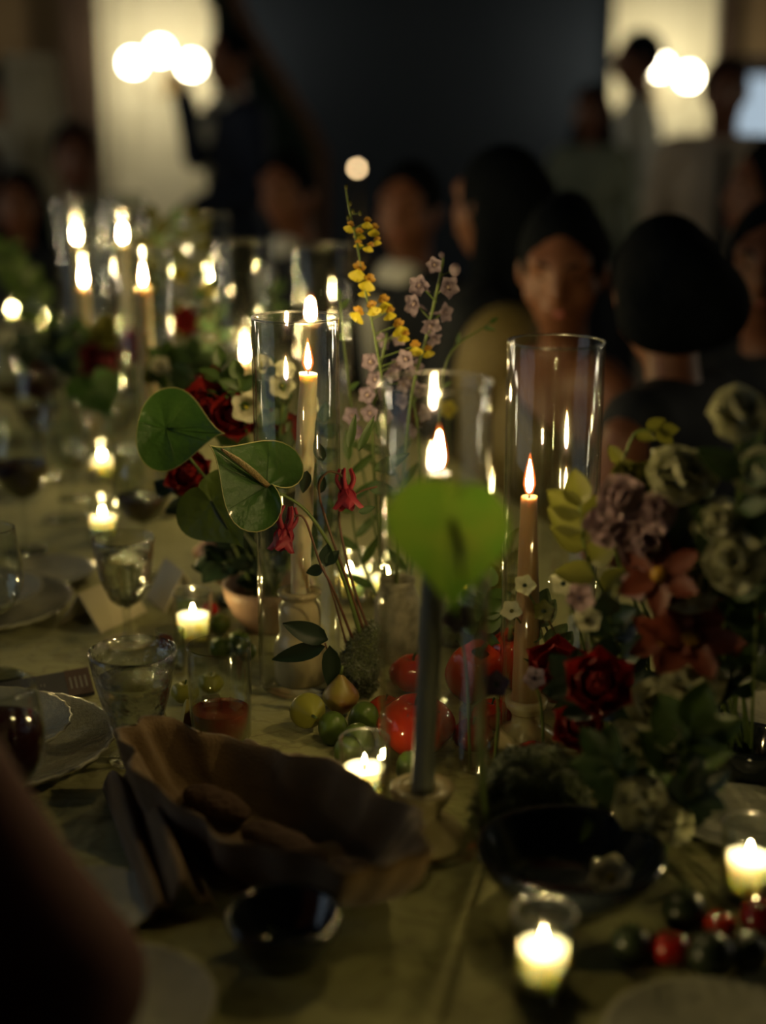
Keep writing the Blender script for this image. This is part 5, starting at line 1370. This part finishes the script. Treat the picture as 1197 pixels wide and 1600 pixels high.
for (pts, n, L, w, m, lb) in [
    ([fb(FA), at(370, 720, 1.86), at(345, 575, 1.86)], 12, .034, .009, 'leaf', 'leafy green sprig above the red roses'),
    ([fb(FA), at(390, 720, 1.86), at(372, 592, 1.84)], 11, .030, .010, 'leaf', 'green sprig behind the open cream bell'),
    ([fb(FA), at(430, 760, 1.86), at(425, 590, 1.87)], 12, .032, .010, 'leaf', 'green sprig between the cream bells'),
    ([fb(FA), at(450, 790, 1.84), at(420, 640, 1.82)], 11, .030, .011, 'leaf_mid', 'green sprig under the cream bells'),
    ([fb(FA), at(480, 800, 1.84), at(505, 660, 1.86)], 11, .030, .010, 'leaf_mid', 'green sprig just right of the ivory taper'),
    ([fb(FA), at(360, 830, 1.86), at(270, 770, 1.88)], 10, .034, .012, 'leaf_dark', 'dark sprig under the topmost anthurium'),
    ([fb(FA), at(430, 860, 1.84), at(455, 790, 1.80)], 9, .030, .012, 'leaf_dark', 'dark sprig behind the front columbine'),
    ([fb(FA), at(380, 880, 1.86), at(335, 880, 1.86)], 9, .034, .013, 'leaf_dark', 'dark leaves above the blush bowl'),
    ([fb(FA), at(465, 860, 1.86), at(500, 800, 1.86)], 8, .030, .012, 'leaf_mid', 'leafy sprig behind the lower taper'),
    ([v0, at(560, 860, 1.80), at(545, 720, 1.80)], 8, .045, .006, 'leaf', 'narrow-leaved sprig left of the lower delphinium'),
    ([v0, at(640, 820, 1.82), at(600, 690, 1.84)], 9, .042, .006, 'leaf', 'narrow-leaved sprig under the delphiniums'),
    ([v0, at(560, 700, 1.84), at(540, 560, 1.84), at(531, 470, 1.84)], 4, .018, .004, 'leaf', 'thin wiry sprig at the rim of the sharp centre cylinder'),
    ([v0, at(680, 700, 1.84), at(700, 560, 1.86), at(765, 505, 1.88)], 4, .016, .003, 'leaf', 'thin wiry sprig reaching right of the delphinium'),
    # left background
    ([on(245, 760), at(262, 620, 2.25), at(262, 560, 2.25)], 12, .040, .012, 'leaf', 'blurred sprig right of the tall pale taper'),
    ([on(280, 740), at(290, 640, 2.2), at(300, 560, 2.2)], 12, .040, .013, 'leaf_mid', 'blurred sprig above the topmost anthurium'),
    ([on(180, 700), at(150, 560, 2.7), at(110, 520, 2.75)], 10, .05, .016, 'leaf_mid', 'blurred sprig at left behind the far anthurium'),
    ([on(260, 620), at(260, 480, 3.0), at(240, 350, 3.0)], 10, .05, .014, 'leaf_yellow', 'far yellow-green sprig rising by the pale taper'),
    ([on(290, 620), at(300, 460, 3.1), at(300, 350, 3.1)], 10, .045, .012, 'leaf_yellow', 'far yellow-green sprig left of the leaning guest'),
    ([on(230, 610), at(225, 480, 3.4), at(270, 350, 3.4)], 10, .05, .014, 'leaf_mid', 'far green sprig under the white curtain'),
    ([on(100, 640), at(60, 480, 3.4), at(10, 400, 3.4)], 10, .06, .020, 'leaf', 'far green sprig at the left edge'),
    ([on(330, 640), at(340, 530, 2.7), at(320, 440, 2.75)], 10, .04, .012, 'leaf_mid', 'blurred sprig under the cylinder above the roses'),
    ([on(400, 640), at(400, 540, 2.9), at(430, 460, 2.9)], 9, .04, .012, 'leaf_mid', 'blurred dark sprig left of the rear cylinder'),
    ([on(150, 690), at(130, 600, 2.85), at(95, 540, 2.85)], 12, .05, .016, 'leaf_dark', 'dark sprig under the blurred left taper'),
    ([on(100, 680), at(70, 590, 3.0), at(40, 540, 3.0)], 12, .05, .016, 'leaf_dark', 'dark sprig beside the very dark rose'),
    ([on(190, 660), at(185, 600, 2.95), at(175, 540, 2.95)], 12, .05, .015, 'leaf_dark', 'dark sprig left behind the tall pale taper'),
    # right-hand arrangement
    ([fb(FC), at(930, 900, 1.366), at(905, 790, 1.360)], 9, .040, .014, 'leaf_yellow', 'yellow-green sprig at the foot of the right cylinder'),
    ([fb(FC), at(960, 860, 1.378), at(985, 690, 1.384), at(1030, 672, 1.384)], 6, .022, .007, 'leaf_yellow', 'budded yellow-green sprig right of the right cylinder'),
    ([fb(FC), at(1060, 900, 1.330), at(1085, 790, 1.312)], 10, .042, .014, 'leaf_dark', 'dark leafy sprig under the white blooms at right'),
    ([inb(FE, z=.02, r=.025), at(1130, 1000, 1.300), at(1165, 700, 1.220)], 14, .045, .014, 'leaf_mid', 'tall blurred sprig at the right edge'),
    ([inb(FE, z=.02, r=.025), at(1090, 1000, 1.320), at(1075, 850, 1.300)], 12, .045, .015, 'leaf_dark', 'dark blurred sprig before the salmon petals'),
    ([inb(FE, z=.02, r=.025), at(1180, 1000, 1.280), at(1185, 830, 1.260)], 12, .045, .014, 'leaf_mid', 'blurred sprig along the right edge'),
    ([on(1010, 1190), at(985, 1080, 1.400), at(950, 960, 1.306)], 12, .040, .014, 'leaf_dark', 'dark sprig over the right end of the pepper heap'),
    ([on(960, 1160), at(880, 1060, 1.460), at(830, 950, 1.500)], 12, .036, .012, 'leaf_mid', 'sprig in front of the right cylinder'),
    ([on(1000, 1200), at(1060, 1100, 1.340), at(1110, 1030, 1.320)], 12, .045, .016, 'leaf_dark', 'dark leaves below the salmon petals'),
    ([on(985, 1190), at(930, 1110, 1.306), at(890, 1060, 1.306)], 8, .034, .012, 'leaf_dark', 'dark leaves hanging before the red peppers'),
    ([on(1020, 1290), at(1060, 1200, 1.220), at(1080, 1140, 1.220)], 8, .050, .018, 'leaf', 'green leaf spray above the right-edge votive'),
    ([on(1000, 1320), at(980, 1240, 1.220), at(940, 1180, 1.220)], 10, .036, .012, 'leaf_mid', 'blurred sprig right of the mossy mound'),
    ([on(1040, 1340), at(1050, 1270, 1.200), at(1100, 1230, 1.180)], 9, .034, .010, 'leaf_dark', 'dark sprig left of the right-edge votive'),
    ([on(760, 1000), at(770, 930, 1.700), at(800, 860, 1.700)], 9, .036, .012, 'leaf_yellow', 'yellow-green sprig left of the amber taper'),
    ([on(720, 1040), at(745, 990, 1.600), at(760, 920, 1.620)], 9, .034, .012, 'leaf', 'green sprig right of the big blurred anthurium'),
    ]:
    sprig(lb, pts, n, L, w, m)

def open_flower(label, base, c, axis, r, pm, cm='yellow', n=5, tilt=.3, name='open_flower', sm='stem', group='open flowers in the arrangements', layers=1, wide=.5):
    ro = root(name, label, 'flower', base, group)
    X = basis(c, axis, FR.random() * 6)
    ms = mesh_of('of_%s_%.4f_%.2f' % (pm, r, wide), lambda: petal(r, r * wide, .25, .05, .9, 7, 5, .04), M[pm])
    for j in range(layers): ring_petals(ro, 'petal', ms, X @ Matrix.Translation((0, 0, .001 * j)), n, tilt + .35 * j, r * .06, j * .5, .3, FR, 1 - .2 * j)
    mk('centre', ellipsoid((0, 0, r * .08), (r * .2, r * .2, r * .14), 10, 6), M[cm], ro, X)
    bk = Vector(c) - Vector(axis) * r * .1
    stem_to(ro, [base, Vector(base).lerp(bk, .6) + Vector((.004, .006, .004)), bk], .0014, sm)
    return ro
def ruffle(label, base, c, axis, r, pm, k=3, name='sweet_pea'):
    """a head of several ruffled petals, like a sweet pea or a small hydrangea"""
    ro = root(name, label, 'flower', base, 'ruffled blooms in the right-hand arrangement')
    X = basis(c, axis)
    ms = mesh_of('ru_%s_%.4f' % (pm, r), lambda: petal(r * 1.0, r * .72, .3, .1, .9, 8, 7, .16), M[pm])
    for j in range(k):
        ring_petals(ro, 'petal', ms, X @ Matrix.Translation((0, 0, r * .18 * j)), 4, .15 + .45 * j, r * .05, j * .8 + FR.random(), .5, FR, 1 - .14 * j)
    stem_to(ro, [base, Vector(base).lerp(Vector(c), .6) + Vector((0, .01, 0)), Vector(c) - Vector(axis) * r * .1], .0016)
    return ro
for (px, py, Y, r, m, b, lb) in [
    (1050, 745, 1.285, .030, 'sage_white', FC, 'greenish white ruffled bloom right of the right cylinder'),
    (1090, 742, 1.281, .024, 'sage_white', FC, 'greenish white bloom beside the larger one at right'),
    (1152, 650, 1.220, .026, 'sage_white', inb(FE, z=.02, r=.025), 'highest blurred white bloom at the right edge'),
    (1192, 745, 1.240, .026, 'sage_white', inb(FE, z=.02, r=.025), 'blurred white bloom cut by the right edge'),
    (1030, 805, 1.294, .022, 'mauve', FC, 'mauve open bloom below the greenish white ones'),
    (972, 780, 1.312, .024, 'mauve', FC, 'mauve bloom just right of the right cylinder'),
    (945, 825, 1.316, .022, 'mauve', FC, 'mauve bloom behind the yellow-green sprig'),
    (1000, 850, 1.307, .026, 'mauve', FC, 'mauve ruffled bloom above the salmon petals'),
    (1130, 815, 1.260, .022, 'sage_white', inb(FE, z=.02, r=.025), 'pale cupped bloom at right beside dark leaves'),
    (1105, 830, 1.280, .016, 'sage_white', inb(FE, z=.02, r=.025), 'small pale bud-like bloom at right'),
    (1150, 880, 1.240, .030, 'sage_white', inb(FE, z=.02, r=.025), 'dim pale bloom above the right-edge petals'),
    (1080, 920, 1.300, .032, 'sage_white', inb(FE, z=.02, r=.025), 'dim sage bloom left of the salmon petals'),
    (980, 745, 1.329, .016, 'leaf_yellow', FC, 'yellow-green bloom beside the right cylinder'),
    (1012, 748, 1.318, .016, 'leaf_yellow', FC, 'small yellow-green bloom left of the white ones'),
    (1020, 1110, 1.300, .030, 'sage_white', on(1000, 1230), 'pale fluffy bloom right of the pepper heap'),
    (1080, 1075, 1.280, .032, 'sage_white', on(1040, 1230), 'pale fluffy bloom below the salmon petals'),
    (985, 1180, 1.250, .032, 'sage_white', on(990, 1300), 'large pale bloom right of the mossy mound'),
    (1050, 1165, 1.240, .028, 'sage_white', on(1030, 1300), 'pale bloom above the green leaf spray'),
    (1000, 1260, 1.200, .028, 'sage_white', on(1000, 1340), 'pale bloom behind the large dark bowl'),
    (1050, 1290, 1.190, .022, 'sage_white', on(1040, 1350), 'small pale bloom left of the right-edge votive'),
    (168, 520, 2.600, .032, 'leaf_yellow', on(175, 700), 'round pale green bloom left of the tall pale taper'),
    ]:
    c = at(px, py, Y); bb = Vector(b) if isinstance(b, Vector) else inb(b, z=.03, r=.05)
    ruffle(lb, bb, c, to_cam(c, FR.uniform(-.4, .4), FR.uniform(0, .7)), r, m)
for (px, py, Y, r, pm, cm, b, lb, ax) in [
    (880, 912, 1.400, .014, 'sage_white', 'leaf_dark', (940, 1140), 'cream flower with dark eye before the right cylinder', (.1, .2)),
    (905, 935, 1.285, .015, 'mauve', 'purple', (945, 1140), 'mauve flower right of the cream dark-eyed one', (.2, .1)),
    (820, 915, 1.450, .012, 'sage_white', 'leaf_dark', (900, 1120), 'small cream flower with dark eye left of the amber taper', (0, .2)),
    (850, 955, 1.440, .012, 'leaf_yellow', 'leaf_dark', (910, 1130), 'yellow-green flower below the amber taper', (-.2, .2)),
    (1028, 917, 1.281, .013, 'sage_white', 'leaf_dark', (1020, 1120), 'little white flower with dark eye by the salmon petals', (0, 0)),
    (1000, 915, 1.285, .018, 'mauve', 'purple', (1015, 1120), 'mauve flower left of the little white one', (-.2, .2)),
    (918, 970, 1.281, .014, 'sage_white', 'leaf_yellow', (950, 1150), 'pale yellow flower above the red peppers', (0, .5)),
    (800, 955, 1.460, .012, 'sage_white', 'leaf_yellow', (890, 1120), 'pale flower at the top of the pepper heap', (-.3, .4)),
    (715, 962, 1.300, .016, 'purple', 'leaf_dark', (735, 1200), 'dark purple flower right of the near grey taper', (.2, -.4)),
    (775, 1070, 1.340, .014, 'purple', 'leaf_dark', (770, 1220), 'dark purple flower before the red peppers', (.1, .1)),
    (835, 1060, 1.360, .012, 'lilac', 'purple', (850, 1200), 'small lilac flower before the red peppers', (.1, .1)),
    (955, 1372, 1.130, .020, 'white_petal', 'yellow', (940, 1400), 'cream flower resting on the rim of the large dark bowl', (-.2, .2)),
    (250, 572, 2.200, .016, 'white_petal', 'leaf_dark', (260, 780), 'blurred cream flower right of the tall pale taper', (.1, .2)),
    (275, 590, 2.200, .016, 'white_petal', 'leaf_dark', (265, 780), 'blurred cream flower above the topmost anthurium', (.3, .2)),
    (235, 590, 2.220, .014, 'leaf_yellow', 'leaf_dark', (255, 780), 'blurred yellow-green flower on the pale taper', (-.1, .2)),
    (334, 582, 1.950, .009, 'white_petal', 'yellow', (400, 930), 'tiny cream flower above the red roses', (0, .2)),
    (330, 460, 2.900, .016, 'yellow', 'orange_spot', (330, 640), 'far yellow flower under the cylinders', (0, .2)),
    (283, 430, 3.100, .018, 'yellow', 'orange_spot', (290, 620), 'far yellow flower right of the pale taper flame', (0, .2)),
    (700, 640, 2.100, .014, 'yellow', 'orange_spot', (690, 860), 'yellow flower seen through the near cylinder', (0, .2)),
    ]:
    c = at(px, py, Y); open_flower(lb, on(*b), c, to_cam(c, *ax), r, pm, cm, n=5 if r < .017 else 6, tilt=.25)
for (px, py, Y, r, b, lb, ax, t_) in [
    (1030, 900, 1.277, .040, (1030, 1130), 'salmon lily above the right-hand bowl', (-.2, .5), .1),
    (1080, 1000, 1.272, .048, (1060, 1150), 'large salmon lily at the centre of the right-hand flowers', (.1, .4), .25),
    (1150, 960, 1.320, .045, (1120, 1150), 'salmon lily toward the right edge', (.2, .5), .2),
    (1040, 1000, 1.285, .035, (1030, 1140), 'small salmon lily behind the large one', (-.3, .3), .3)]:
    c = at(px, py, Y); open_flower(lb, on(*b), c, to_cam(c, *ax), r, 'salmon', 'orange_spot', n=6, tilt=t_, name='lily', group='salmon lilies', wide=.28)
for (px, py, Y, r, b, lb) in [(870, 1050, 1.420, .026, (900, 1160), 'red flower among the peppers'), (935, 1075, 1.281, .026, (940, 1180), 'red flower at the right of the peppers'), (905, 1140, 1.330, .022, (920, 1210), 'low red flower before the peppers')]:
    c = at(px, py, Y); rose(lb, on(*b), c, to_cam(c, 0, .4), r, 'rose')
